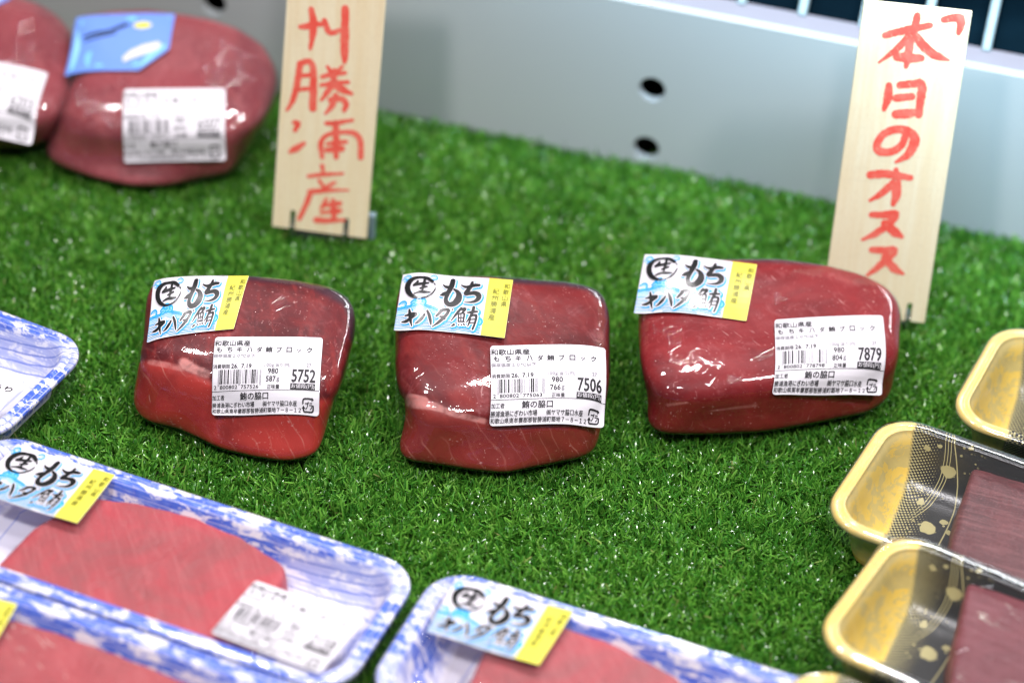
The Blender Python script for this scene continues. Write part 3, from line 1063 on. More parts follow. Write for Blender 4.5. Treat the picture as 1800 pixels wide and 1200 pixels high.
def red_ink():
    t = NT('red_marker_ink')
    n = t.noise(t.obj(), 120, 3)
    n2 = t.noise(t.map(t.obj(), (900, 900, 90), (0, 0.5, 0)), 1, 3, 0.7)
    c = t.mix(t.ramp(n, 0.35, 0.7), (0.88, 0.10, 0.07), (0.90, 0.18, 0.13))
    c = t.mix(t.ramp(n2, 0.56, 0.72, 0, 0.65), c, (0.84, 0.42, 0.27))
    t.pbsdf(Base_Color=c, Roughness=0.55, Specular_IOR_Level=0.3)
    return t.m


M_WOOD, M_RED = wood(), red_ink()
M_CLIP = plain('clip_steel', (0.55, 0.57, 0.56), 0.25, 0.5, 0.9)
M_DARKP = plain('stand_dark_plastic', (0.03, 0.05, 0.03), 0.4, 0.5)
_tb = NT('stand_clear_plastic')
_tb.pbsdf(Base_Color=(0.42, 0.58, 0.72), Roughness=0.15, Transmission_Weight=0.55, IOR=1.45)
M_CLEAR = _tb.m
LEAN = math.radians(14)


def sign(blpx, brpx, tlpx, height, strokes, scale, off, label, standlabel, slots, order=0):
    bl, br = gnd(*blpx, 0.004), gnd(*brpx, 0.004)
    eu0 = br - bl
    eu0[2] = 0
    eu0 /= np.linalg.norm(eu0)
    bk = np.array([-eu0[1], eu0[0], 0])
    n = -bk * math.cos(LEAN) + np.array([0, 0, 1]) * math.sin(LEAN)
    tl = onplane(*tlpx, bl, n)
    ev = tl - bl
    ev /= np.linalg.norm(ev)
    eu = np.cross(ev, n)
    if np.dot(eu, eu0) < 0: eu = -eu
    wd = np.dot(br - bl, eu)
    def loc(px, py):
        p = onplane(px, py, bl, n)
        return np.dot(p - bl, eu), np.dot(p - bl, ev)
    if height is None: height = np.dot(tl - bl, ev)
    P2 = lambda x, y, d=0.0: bl + eu * x + ev * y + n * d
    # outline with two slots cut up from the foot
    sl = []
    for s in slots:
        sx, sy = loc(*s)
        sl.append((sx, sy))
    o2 = [(0, 0)]
    for sx, sy in sl:
        o2 += [(sx - 0.0014, 0), (sx - 0.0014, sy - 0.001), (sx - 0.0006, sy), (sx + 0.0006, sy), (sx + 0.0014, sy - 0.001), (sx + 0.0014, 0)]
    o2 += [(wd, 0), (wd, height), (0, height)]
    m = len(o2)
    V = [P2(x, y, 0) for x, y in o2] + [P2(x, y, -0.003) for x, y in o2]
    Fq = [tuple(range(m)), tuple(range(2 * m - 1, m - 1, -1))] + [(i, i + m, (i + 1) % m + m, (i + 1) % m) for i in range(m)]
    o = mk('sign_board', V, Fq, M_WOOD, origin=(bl + br) / 2, smooth=False)
    tag(o, label, 'sign', 'wooden signs lettered in red brush strokes')
    bvm = o.modifiers.new('bevel', 'BEVEL')
    bvm.width = 0.0003
    bvm.segments = 2
    k = Ink()
    for st in strokes:
        pts = []
        for x, y, r in st:
            u, v = loc(off[0] + x / scale, off[1] + y / scale)
            pts.append((u, v, r / scale * 0.00034))
        k.stroke(pts, 0.0001, 0, 0.0012, wob=0.22, rmin=0.0006)
    Vv = np.vstack(k.V)
    # keep lettering on the board
    Vv[:, 1] = np.clip(Vv[:, 1], 0.0003, height - 0.0004)
    mk('lettering', np.array([P2(a, b, c) for a, b, c in Vv]), k.F, M_RED, o, smooth=False)
    # holder: dark foot behind the board with two steel prongs through the slots
    mid = (sl[0][0] + sl[-1][0]) / 2
    fo = P2(mid, 0)
    st_ = empty('sign_stand', (fo[0], fo[1], 0))
    tag(st_, standlabel, 'stand', 'sign stands in the turf')
    def bx(name, mat, x0, x1, y0, y1, z0, z1):
        base = np.array([fo[0], fo[1], 0])
        V = [base + eu0 * x + bk * y + np.array([0, 0, z]) for z in (z0, z1) for y in (y0, y1) for x in (x0, x1)]
        ob = mk(name, V, [(0, 1, 3, 2), (4, 6, 7, 5), (0, 4, 5, 1), (2, 3, 7, 6), (0, 2, 6, 4), (1, 5, 7, 3)], mat, st_, smooth=False)
        b = ob.modifiers.new('bevel', 'BEVEL')
        b.width = 0.0006
        b.segments = 2
        return ob
    hw = (sl[-1][0] - sl[0][0]) / 2 if len(sl) > 1 else 0.015
    bx('foot', M_DARKP, -hw + 0.001, hw - 0.001, 0.003, 0.03, -0.005, -0.001)
    for sx, sy in sl:
        c = sx - mid
        bx('prong', M_CLIP, c - 0.0006, c + 0.0006, -0.0015, 0.008, 0.0, 0.007)
    if order == 0: bx('clear_clip', M_CLEAR, wd - mid - 0.012, wd - mid + 0.0035, 0.0065, 0.0105, -0.002, 0.014)
    return height


S1 = [[(240,130,10),(270,128,14),(300,118,14),(345,118,10)],[(292,45,12),(303,110,16),(298,180,13),(288,235,8)],[(355,100,12),(375,150,13),(400,158,12),(430,145,10)],[(455,42,16),(455,120,17),(452,200,18),(452,270,16),(452,300,9)],
[(240,305,14),(225,400,14),(205,480,12),(175,530,6)],[(235,310,12),(275,295,13),(300,320,14),(303,420,16),(300,520,17)],[(240,365,9),(285,360,10)],[(235,430,9),(290,425,10)],
[(370,320,8),(385,345,10)],[(440,320,8),(420,345,10)],[(345,370,10),(400,355,12),(455,350,9)],[(340,410,9),(400,400,12),(470,395,9)],[(405,340,12),(395,400,14),(365,450,12),(340,480,7)],[(400,400,14),(440,430,18),(485,450,9)],[(385,480,13),(440,475,14),(460,500,14),(450,530,10)],[(410,460,14),(390,510,12),(360,545,6)],
[(210,588,10),(230,590,12),(215,625,10)],[(190,730,8),(215,715,16),(258,688,9)],[(365,592,10),(410,590,11),(490,577,8)],[(410,590,14),(412,640,14),(412,700,15),(412,755,11)],[(345,755,10),(338,690,12),(365,650,10),(430,635,10),(500,640,13),(528,680,13),(530,755,13)],[(370,690,8),(460,680,10)],[(365,720,12),(440,712,14)],
[(345,795,10),(350,830,8)],[(280,845,9),(340,838,10),(445,832,6)],[(330,865,8),(345,885,9)],[(405,875,8),(350,905,10)],[(285,920,12),(380,912,10),(470,912,4)],[(290,920,13),(268,980,12),(235,1050,9)],[(365,955,8),(340,1000,7)],[(350,985,9),(430,975,11)],[(397,960,10),(400,1010,15),(400,1050,11)],[(340,1020,7),(430,1010,11)],[(315,1055,14),(370,1058,12),(450,1055,7)]]
S2 = [[(518,70,10),(550,65,12),(578,65,12),(577,92,12),(570,118,7)],
[(425,55,10),(415,100,12),(400,150,12),(392,200,12),(385,235,7)],[(312,125,10),(370,110,12),(430,98,11),(470,90,9)],[(400,125,12),(350,175,10),(290,220,4)],[(420,130,13),(460,175,14),(500,200,12),(535,212,4)],[(355,200,14),(400,205,16),(438,205,11)],
[(325,300,10),(322,340,14),(308,385,7)],[(365,300,12),(410,295,12),(440,295,13),(438,340,13),(430,405,11)],[(350,345,12),(405,340,12)],[(350,402,14),(390,400,15),(425,395,10)],
[(385,470,10),(370,510,12),(330,535,13),(290,530,13),(283,505,12),(310,470,12),(360,455,13),(405,470,14),(415,500,15),(390,545,12),(350,570,5)],
[(260,615,13),(320,612,13),(400,625,10)],[(350,597,8),(352,640,13),(350,690,14),(340,718,8)],[(345,640,12),(300,680,11),(258,705,5)],
[(265,755,10),(310,755,12),(350,752,12),(325,785,12),(280,820,11),(232,842,5)],[(310,785,12),(345,815,15),(370,832,7)],
[(265,878,10),(310,880,12),(345,878,12),(325,905,12),(285,940,11),(248,968,5)],[(310,905,12),(345,945,13),(375,962,5)]]
SIGN_H = sign((1444, 548), (1625, 568), (1519, 2), None, S2, 2.0, (1400, 0), 'wooden sign rising behind the widest tuna block, red lettering with a corner bracket', 'small stand behind the widest tuna block, holding the right sign board', [(1480, 528), (1600, 533)], 1)
sign((478, 398), (644, 418), (503, 16), SIGN_H, S1, 2.729, (440, 0), 'wooden sign with red lettering beside the pale tuna block, its top out of view', 'small stand at the foot of the sign board with no block before it', [(515, 370), (609, 384)])

# ------------------------------------------------------------------ the five wrapped blocks
G_ = 'film wrapped tuna blocks on the turf'
O1 = [(264, 496), (330, 484), (437, 485), (517, 492), (580, 504), (608, 520), (624, 549), (625, 587), (608, 656), (580, 726), (566, 773), (556, 797), (532, 806), (501, 811), (437, 800), (390, 787), (358, 774), (311, 753), (257, 741), (239, 720), (234, 703), (239, 665), (245, 634), (252, 590), (257, 540)]
O2 = [(711, 484), (818, 484), (904, 489), (993, 494), (1040, 503), (1062, 521), (1072, 561), (1072, 650), (1063, 729), (1054, 763), (1042, 795), (1008, 807), (945, 820), (888, 829), (818, 824), (755, 814), (707, 806), (700, 796), (711, 745), (714, 717), (701, 690), (694, 650), (694, 593), (697, 530)]
O3 = [(1133, 452), (1200, 455), (1312, 455), (1375, 456), (1454, 464), (1518, 480), (1559, 502), (1579, 531), (1583, 562), (1579, 623), (1566, 692), (1546, 715), (1518, 728), (1438, 742), (1343, 757), (1248, 766), (1169, 765), (1140, 757), (1135, 740), (1144, 716), (1137, 689), (1126, 642), (1121, 597), (1124, 550)]
O4 = [(130, 28), (195, 18), (255, 16), (306, 24), (375, 33), (426, 51), (462, 78), (486, 126), (490, 162), (477, 204), (444, 246), (417, 288), (405, 306), (360, 314), (300, 328), (240, 331), (180, 322), (129, 306), (87, 284), (82, 270), (99, 216), (114, 174), (129, 135), (130, 80)]
b1, v1 = tuna_block([(258, 487, 50), (618, 500, 50), (240, 628, 40), (592, 690, 38), (234, 756, 1), (560, 834, 1)], M_T1,
                    'tuna block wrapped in film with bright red front, price label reading 5752', G_, O1, e=4.2, seed=1.3,
                    ridge=[(230, 634), (262, 634), (300, 640), (340, 655), (380, 672), (450, 690), (540, 700), (640, 705)],
                    tendons=[([(325, 640), (342, 650), (362, 658)], 10, 0.95), ([(262, 636), (320, 648)], 4, 0.5)],
                    skin=[([(430, 480), (517, 487), (580, 500), (612, 522), (626, 549), (628, 590)], 20, 0.9), ([(560, 496), (612, 520)], 24, 0.8)])
b2, v2 = tuna_block([(700, 486, 52), (1066, 487, 52), (704, 712, 38), (1066, 705, 38), (700, 824, 1), (1050, 836, 1)], M_T2,
                    'tuna block wrapped in film in the middle, price label reading 7506', G_, O2, e=4.2, seed=5.1,
                    ridge=[(690, 705), (735, 706), (780, 722), (850, 741), (900, 745), (1080, 745)],
                    tendons=[([(718, 706), (760, 714), (800, 728), (850, 740)], 8, 0.85), ([(722, 702), (745, 706)], 8, 0.9)],
                    skin=[([(890, 484), (993, 489), (1040, 499), (1066, 521)], 19, 0.95), ([(1066, 521), (1076, 561), (1076, 650)], 12, 0.75)])
b3, v3 = tuna_block([(1136, 458, 50), (1574, 476, 50), (1126, 690, 36), (1586, 640, 38), (1136, 776, 1), (1558, 732, 1)], M_T3,
                    'widest tuna block, wrapped in film, price label reading 7879', G_, O3, e=3.9, seed=8.4,
                    
                    tendons=[([(1172, 712), (1210, 707)], 3, 0.5), ([(1330, 712), (1250, 722)], 3, 0.3)],
                    skin=[([(1310, 451), (1375, 452), (1440, 459)], 13, 0.6)])
b4, v4 = tuna_block([(122, 22, 56), (486, 52, 56), (96, 205, 40), (452, 232, 40), (82, 296, 1), (416, 332, 1)], M_T4,
                    'pale tuna block with a blue sticker, beside the wooden sign board', G_, O4, e=3.8, wrap=M_WRAP2, seed=11.0)
b5, v5 = tuna_block([(-230, -60, 56), (128, -14, 56), (-260, 165, 40), (104, 215, 40), (-250, 232, 1), (84, 284, 1)], M_T4,
                    'tuna block cut off by the left edge, touching the pale one', G_, e=3.4, k=1.08, wrap=M_WRAP2, seed=14.0)

brush_sticker(Sheet(quad_on(v1, [(270, 488), (437, 482), (411, 578), (257, 598)]), v1, drop=0.014, smooth=3), b1)
price_label(Sheet(quad_on(v1, [(378, 592), (567, 587), (560, 727), (370, 722)]), v1), b1, '5752', '587', '2800802757526', 'white price label reading 5752')
wave2 = lambda u, v: 0.0012 * (0.3 + np.sin(u * 7.0 + 0.6)) * np.clip(1 - u * 1.2, 0, 1)
brush_sticker(Sheet(quad_on(v2, [(708, 481), (902, 489), (887, 594), (692, 577)]), v2, drop=0.003, lift=wave2), b2)
price_label(Sheet(quad_on(v2, [(863, 603), (1067, 606), (1066, 742), (863, 741)]), v2), b2, '7506', '766', '2800802775063', 'white price label reading 7506')
wave3 = lambda u, v: 0.0006 * (1 + np.sin(u * 5.0))
brush_sticker(Sheet(quad_on(v3, [(1133, 445), (1331, 462), (1312, 563), (1114, 548)]), v3, drop=0.002, lift=wave3), b3)
crinkle = lambda u, v: 0.0006 * (1 + np.sin(u * 9 + 1)) * np.clip((v - 0.75) * 4, 0, 1)
price_label(Sheet(quad_on(v3, [(1365, 556), (1554, 552), (1557, 687), (1360, 690)]), v3, lift=crinkle), b3, '7879', '804', '2800802778798', 'white price label reading 7879')


def blue_sticker(sheet, parent):
    o = sheet.paper('product_sticker', M_BLU, parent, 0.0, 1.7, cut=(0.62, 0.26))
    k = Ink()
    mats = [M_SKY2, M_STICK, M_FOIL, M_YEL, M_PALE]
    k.poly([(4, 4), (96, 4), (96, 62), (76, 94), (4, 94)], 0.00012, 0)
    k.poly([(7, 9), (62, 6), (62, 13), (7, 17)], 0.0002, 4)
    k.stroke([(14, 38, 2), (26, 34, 3), (38, 31, 2.4), (50, 23, 3.2), (56, 19, 2)], 0.0002, 2, 2, wob=0.3)
    k.stroke([(15, 45, 1.2), (32, 40, 1.6), (44, 35, 1.4)], 0.0002, 2, 2)
    k.poly([(66 + 9 * math.cos(a) + 4, 22 + 6 * math.sin(a)) for a in np.linspace(0, 6.283, 24, endpoint=False)], 0.0002, 3)
    k.poly([(56, 78), (62, 66), (74, 56), (88, 50), (92, 54), (88, 64), (76, 72), (64, 80), (58, 86)], 0.0002, 1)
    k.poly([(30, 88), (74, 86), (74, 91), (30, 92)], 0.0002, 4)
    k.poly([(5, 66), (24, 64), (24, 90), (5, 92)], 0.0002, 4)
    k.build('lettering', sheet, (100, 100), mats, o)
    return o


M_BLU = plain('sticker_deep_blue', (0.16, 0.30, 0.80), 0.25, 0.5)
M_SKY2 = plain('sticker_sky_blue', (0.28, 0.62, 0.92), 0.22, 0.5, var=0.25, scale=60)
blue_sticker(Sheet(quad_on(v4, [(134, 30), (307, 22), (290, 124), (112, 130)]), v4, drop=0.004), b4)
price_label(Sheet(quad_on(v4, [(217, 155), (396, 151), (396, 278), (216, 282)]), v4), b4, '6507', '664', '2800802765071', 'white price label, out of focus', 0.0)
blue_sticker(Sheet(quad_on(v5, [(-145, -15), (30, -28), (10, 14), (-165, 90)]), v5, drop=0.004), b5)
price_label(Sheet(quad_on(v5, [(-94, 88), (84, 124), (53, 246), (-126, 208)]), v5), b5, '6203', '633', '2800802762032', 'white price label, tilted and out of focus', 0.0)


# ------------------------------------------------------------------ trays
def rr(hx, hy, r, ns=22, nc=9):
    """rounded rectangle, same vertex order for every ring"""
    r = max(r, 0.0005)
    P = []
    for cx, cy, a0 in ((hx - r, hy - r, 0), (-(hx - r), hy - r, 90), (-(hx - r), -(hy - r), 180), (hx - r, -(hy - r), 270)):
        for a in np.linspace(a0, a0 + 90, nc):
            P.append((cx + r * math.cos(math.radians(a)), cy + r * math.sin(math.radians(a))))
    out = []
    for i in range(4):
        seg = P[i * nc:(i + 1) * nc]
        out += seg
        a, b = np.array(seg[-1]), np.array(P[((i + 1) % 4) * nc])
        for t in np.linspace(0, 1, ns + 2)[1:-1]: out.append(tuple(a + (b - a) * t))
    return np.array(out)


class Tray:
    """local frame: x along the tray, y across (away from the camera), z up"""
    def __init__(s, name, x0, x1, y0, y1, ang, z, rim, mat, prof, rad, label, group, plan=False):
        s.hx, s.hy = (x1 - x0) / 2, (y1 - y0) / 2
        a = math.radians(ang)
        s.e1 = np.array([math.cos(a), math.sin(a), 0])
        s.e2 = np.array([-math.sin(a), math.cos(a), 0])
        s.c = s.e1 * (x0 + x1) / 2 + s.e2 * (y0 + y1) / 2 + np.array([0, 0, z])
        s.rim, s.rad = rim, rad
        V, UV, reg, dist = [], [], [], []
        d = 0.0
        prev = None
        for off, zz, rg in prof:
            q = rr(s.hx - off, s.hy - off, rad - off * 0.75)
            if prev is not None: d += math.hypot(off - prev[0], zz - prev[1])
            prev = (off, zz)
            V.append(np.column_stack([q, np.full(len(q), zz)]))
            # developed position: the ring grown back outwards by the travelled distance
            dd = d - 0.0335
            g = rr(max(s.hx - dd, 0.002), max(s.hy - dd, 0.002), max(rad - dd * 0.7, 0.002))
            if plan: g = np.column_stack([q[:, 0], q[:, 1] + np.sign(q[:, 1]) * max(0.0, zz - 0.004) * sstep(np.abs(q[:, 1]), 0.01, 0.03)])
            UV.append(g)
            reg.append(np.full(len(q), rg))
            dist.append(np.full(len(q), d))
        m = len(V[0])
        Fc = []
        for k in range(len(V) - 1):
            for i in range(m): Fc.append((k * m + i, k * m + (i + 1) % m, (k + 1) * m + (i + 1) % m, (k + 1) * m + i))
        # floor: close with rings shrinking to the middle
        base = V[-1]
        kk = len(V) - 1
        for f in (0.8, 0.55, 0.3, 0.05):
            V.append(np.column_stack([base[:, :2] * f, base[:, 2]]))
            UV.append(UV[kk] * f)
            reg.append(np.zeros(m))
            dist.append(np.full(m, d + (1 - f) * s.hy))
            n = len(V) - 1
            for i in range(m): Fc.append(((n - 1) * m + i, (n - 1) * m + (i + 1) % m, n * m + (i + 1) % m, n * m + i))
        Fc.append(tuple((len(V) - 1) * m + i for i in range(m)))
        V = np.vstack(V)
        s.root = mk(name, s.w(V), Fc, mat, origin=s.c, uv=np.vstack(UV), attrs={'reg': np.concatenate(reg), 'dist': np.concatenate(dist), 'edge': np.full(len(V), dist[6][0])})
        tag(s.root, label, 'tray', group)

    def w(s, V):
        V = np.asarray(V, float)
        return s.c + V[:, :1] * s.e1 + V[:, 1:2] * s.e2 + V[:, 2:3] * np.array([0, 0, 1.0])

    def loc(s, px, py, z):
        p = gnd(px, py, s.c[2] + z) - s.c
        return np.array([np.dot(p, s.e1), np.dot(p, s.e2)])

    def film(s, mat, sag=0.0015, seed=0.0, pts=()):
        """cling film over the rim, tucked down outside"""
        V, m = [], None
        hs = s.rim + 0.0007
        rings = [(-0.0012, hs - 0.010), (-0.0013, hs - 0.004), (-0.0006, hs - 0.0008), (0.0012, hs + 0.0002), (0.006, hs + 0.0003)]
        for off, z in rings: V.append(np.column_stack([rr(s.hx - off, s.hy - off, s.rad - off * .75), np.full(4 * 31, z)]))
        inner = rr(s.hx - 0.006, s.hy - 0.006, s.rad - 0.004)
        for f in (0.94, 0.86, 0.76, 0.64, 0.5, 0.36, 0.2, 0.06):
            q = inner * np.array([1 - (1 - f) * 0.9 if False else f, f])
            zz = np.array([hs + 0.0003 - sag * (1 - f) + 0.0005 * mnoise.noise(Vector((a * 40 + seed, b * 40, 1.0))) * (1 - f) * 3 for a, b in q])
            V.append(np.column_stack([q, zz]))
        m = len(V[0])
        Fc = []
        for k in range(len(V) - 1):
            for i in range(m): Fc.append((k * m + i, k * m + (i + 1) % m, (k + 1) * m + (i + 1) % m, (k + 1) * m + i))
        Fc.append(tuple((len(V) - 1) * m + i for i in range(m)))
        return mk('film', s.w(np.vstack(V)), Fc, mat, s.root)

    def sheet(s, px, z, **k):
        return Sheet([gnd(x, y, s.c[2] + z) for x, y in px], None, gap=0.0, **k)


def blue_tray_mat():
    t = NT('blue_white_printed_foam')
    uv = t.uv()
    sp = t.n('SeparateXYZ', None, Vector=uv)
    u, v = sp.outputs[0], sp.outputs[1]
    reg, dist = t.attr('reg'), t.attr('dist')
    str_ = t.noise(t.map(uv, (60, 170, 1)), 1.0, 5, 0.65, 0.7)
    blot = t.noise(t.map(uv, (120, 190, 1), (0, 0, 0.5)), 1.0, 5, 0.7, 1.4)
    fib = t.noise(t.map(uv, (60, 700, 1)), 1.0, 2)
    amt = t.ramp(t.math('ADD', t.math('MULTIPLY', str_, 0.75), t.math('MULTIPLY', blot, 0.35)), 0.495, 0.555)
    amt = t.math('MULTIPLY', amt, t.ramp(fib, 0.2, 0.5, 0.55, 1.0))
    # white droplets broken out of the blue
    vo = t.n('TexVoronoi', None, Vector=t.map(uv, (380, 380, 1)), Scale=1.0, Randomness=1.0)
    dz = t.math('MULTIPLY', t.ramp(vo.outputs['Distance'], 0.30, 0.20), t.ramp(t.noise(uv, 40, 2), 0.5, 0.6))
    amt = t.math('SUBTRACT', amt, t.math('MULTIPLY', dz, 0.8), clamp=True)
    # printed rim bands
    band = t.ramp(t.math('SINE', t.math('MULTIPLY', dist, 1500.0)), 0.86, 1.0)
    amt = t.math('SUBTRACT', amt, t.math('MULTIPLY', band, 0.5), clamp=True)
    wallm = t.ramp(reg, 0.25, 0.75)
    amt = t.math('MULTIPLY', amt, wallm)
    # fine blue arcs where wall meets floor, at both ends
    lx = t.math('SUBTRACT', t.math('ABSOLUTE', u), 0.055)
    ly = t.math('SUBTRACT', t.math('ABSOLUTE', v), 0.205)
    rad = t.math('SQRT', t.math('ADD', t.math('POWER', lx, 2), t.math('POWER', ly, 2)))
    arc = t.ramp(t.math('SINE', t.math('MULTIPLY', t.math('ADD', rad, t.math('MULTIPLY', t.noise(uv, 30, 2), 0.004)), 1400)), 0.70, 0.95)
    arcm = t.math('MULTIPLY', t.ramp(rad, 0.193, 0.191), t.ramp(rad, 0.168, 0.172))
    arcm = t.math('MULTIPLY', arcm, t.ramp(t.math('ABSOLUTE', u), 0.040, 0.052))
    arc = t.math('MULTIPLY', arc, arcm)
    amt = t.math('MULTIPLY', amt, t.math('MULTIPLY_ADD', arcm, -0.55, 1.0))
    # pale net on the floor
    ve = t.n('TexVoronoi', {'feature': 'DISTANCE_TO_EDGE'}, Vector=t.map(uv, (60, 42, 1)), Scale=1.0, Randomness=0.45)
    net = t.math('MULTIPLY', t.ramp(ve.outputs['Distance'], 0.045, 0.02), t.math('SUBTRACT', 1.0, wallm))
    c = t.mix(t.math('MULTIPLY', t.ramp(str_, 0.3, 0.6), t.math('MULTIPLY', wallm, 0.30)), (0.86, 0.84, 0.92), (0.42, 0.50, 0.90))
    c = t.mix(amt, c, t.mix(t.ramp(blot, 0.35, 0.7), (0.025, 0.09, 0.62), (0.09, 0.20, 0.76)))
    c = t.mix(t.math('MULTIPLY', arc, 0.7), c, (0.08, 0.15, 0.60))
    c = t.mix(t.math('MULTIPLY', net, 0.5), c, (0.30, 0.36, 0.74))
    fine = t.noise(t.obj(), 900, 2)
    t.pbsdf(Base_Color=c, Roughness=0.33, Specular_IOR_Level=0.5, Normal=t.bump(fine, 0.08, 0.0004), Subsurface_Weight=0.0)
    return t.m


def gold_tray_mat(hx):
    t = NT('gold_black_printed_foam')
    uv = t.uv()
    sp = t.n('SeparateXYZ', None, Vector=uv)
    u0, v = sp.outputs[0], sp.outputs[1]
    u = t.math('ADD', u0, t.math('ADD', hx, t.math('MULTIPLY', t.math('SUBTRACT', v, 0.05), 0.12)))   # metres in from the left end
    reg = t.attr('reg')
    g1 = t.noise(t.map(t.obj(), (130, 70, 130), (0, 0, 0.9)), 1, 4, 0.7, 0.4)
    g2 = t.noise(t.map(uv, (60, 60, 1)), 1, 3)
    gold = t.mix(t.ramp(g1, 0.48, 0.54), (0.80, 0.55, 0.09), (0.58, 0.46, 0.15))
    gold = t.mix(t.ramp(g2, 0.35, 0.7, 0, 0.45), gold, (0.84, 0.64, 0.20))
    # halftone dots growing towards the gold
    S = 1050.0
    a = t.math('ADD', t.math('MULTIPLY', u, S), t.math('MULTIPLY', v, S * 0.6))
    b = t.math('SUBTRACT', t.math('MULTIPLY', v, S), t.math('MULTIPLY', u, S * 0.6))
    dot = t.math('ADD', t.math('SINE', t.math('MULTIPLY', a, 3.1)), t.math('SINE', t.math('MULTIPLY', b, 3.1)))
    thr = t.math('MULTIPLY_ADD', t.ramp(u, 0.016, 0.036), 2.2, -0.1)
    half = t.math('GREATER_THAN', dot, thr)
    gm = t.ramp(u, 0.0185, 0.016)
    half = t.math('MULTIPLY', half, t.ramp(u, 0.034, 0.028))
    black = t.mix(t.noise(uv, 200, 2), (0.007, 0.008, 0.009), (0.014, 0.015, 0.016))
    # gold splashes: a few blobs and fine sweeping hairs
    wob = t.math('MULTIPLY', t.math('SUBTRACT', t.noise(uv, 260, 3), 0.5), 0.004)
    spl = 0.0
    for cx, cy, r in ((0.0365, 0.046, 0.0042), (0.0340, 0.006, 0.0046), (0.040, 0.014, 0.0022), (0.044, 0.008, 0.002), (0.025, 0.056, 0.002), (0.031, 0.060, 0.0014), (0.046, 0.065, 0.0014), (0.026, 0.022, 0.002)):
        dx = t.math('SUBTRACT', u, cx)
        dy = t.math('SUBTRACT', v, cy)
        dd = t.math('ADD', t.math('SQRT', t.math('ADD', t.math('MULTIPLY', dx, dx), t.math('MULTIPLY', dy, dy))), wob)
        spl = t.math('MAXIMUM', spl, t.ramp(dd, r, r - 0.0006))
    for cx, cy, r, w in ((-0.06, 0.055, 0.094, 0.00008), (-0.06, 0.055, 0.0955, 0.00008), (-0.06, 0.055, 0.097, 0.00008), (-0.16, 0.02, 0.203, 0.0002)):
        dx = t.math('SUBTRACT', u, cx)
        dy = t.math('SUBTRACT', v, cy)
        dd = t.math('ABSOLUTE', t.math('SUBTRACT', t.math('SQRT', t.math('ADD', t.math('MULTIPLY', dx, dx), t.math('MULTIPLY', dy, dy))), r))
        spl = t.math('MAXIMUM', spl, t.math('MULTIPLY', t.ramp(dd, w + 0.00025, w), t.ramp(u, 0.02, 0.03)))
    vo = t.n('TexVoronoi', None, Vector=t.map(uv, (330, 330, 1)), Scale=1.0)
    dr = t.math('MULTIPLY', t.ramp(vo.outputs['Distance'], 0.27, 0.20), t.math('MULTIPLY', t.ramp(t.noise(uv, 55, 2), 0.54, 0.62), t.math('MULTIPLY', t.ramp(u, 0.018, 0.024), t.ramp(u, 0.06, 0.05))))
    spl = t.math('MAXIMUM', spl, dr)
    gold = t.mix(t.ramp(reg, 0.94, 0.99, 0, 0.45), gold, (0.86, 0.70, 0.30))
    dist = t.attr('dist')
    edge = t.ramp(t.math('ABSOLUTE', t.math('SUBTRACT', dist, t.attr('edge'))), 0.0012, 0.0004)
    gold = t.mix(t.math('MULTIPLY', edge, 0.6), gold, (0.50, 0.33, 0.08))
    m = t.math('MAXIMUM', gm, t.math('MAXIMUM', half, spl))
    pale = t.mix(gm, (0.40, 0.36, 0.17), gold)
    c = t.mix(m, black, pale)
    fine = t.noise(t.obj(), 1300, 2)
    flr = t.math('SUBTRACT', 1.0, t.ramp(reg, 0.1, 0.6))
    bp = t.bump(fine, t.math('MULTIPLY_ADD', flr, 0.5, 0.04), 0.0005)
    t.pbsdf(Base_Color=c, Roughness=t.math('MULTIPLY_ADD', flr, 0.18, 0.20), Specular_IOR_Level=0.55, Normal=bp)
    return t.m


BLUE = blue_tray_mat()
GOLD = gold_tray_mat(0.075)
FILM = film_mat('cling_film', 0.010, 0.0, 0.18, crease=0.3)
FILMG = film_mat('cling_film_taut', 0.012, 6.0, 0.05)
FILMB = film_mat('cling_film_loose', 0.02, 3.1, 0.40, crease=0.7)


def prof(rim, lip=0.0085, slope=0.012, th=0.0022):
    r = rim
    return [(0.011 + th, 0.0, 0.0), (lip + th + 0.002, 0.004, 1), (lip - 0.001, r - 0.005, 1), (0.0006, r - 0.0032, 1), (0.0, r - 0.0024, 1), (0.0, r - 0.0008, 1), (0.0006, r - 0.0001, 1), (0.0012, r, 1), (0.0030, r, 1), (0.0036, r - 0.0010, 1), (0.0044, r - 0.0011, 1),
            (0.0050, r - 0.0003, 1), (0.0064, r - 0.0002, 1), (lip - 0.0012, r - 0.0006, 1), (lip - 0.0002, r - 0.0020, 1), (lip + 0.0024, r * 0.66, 0.9), (lip + 0.0056, r * 0.36, 0.7), (lip + slope, th + 0.0012, 0.35), (lip + slope + 0.003, th, 0.05), (lip + slope + 0.008, th, 0.0)]


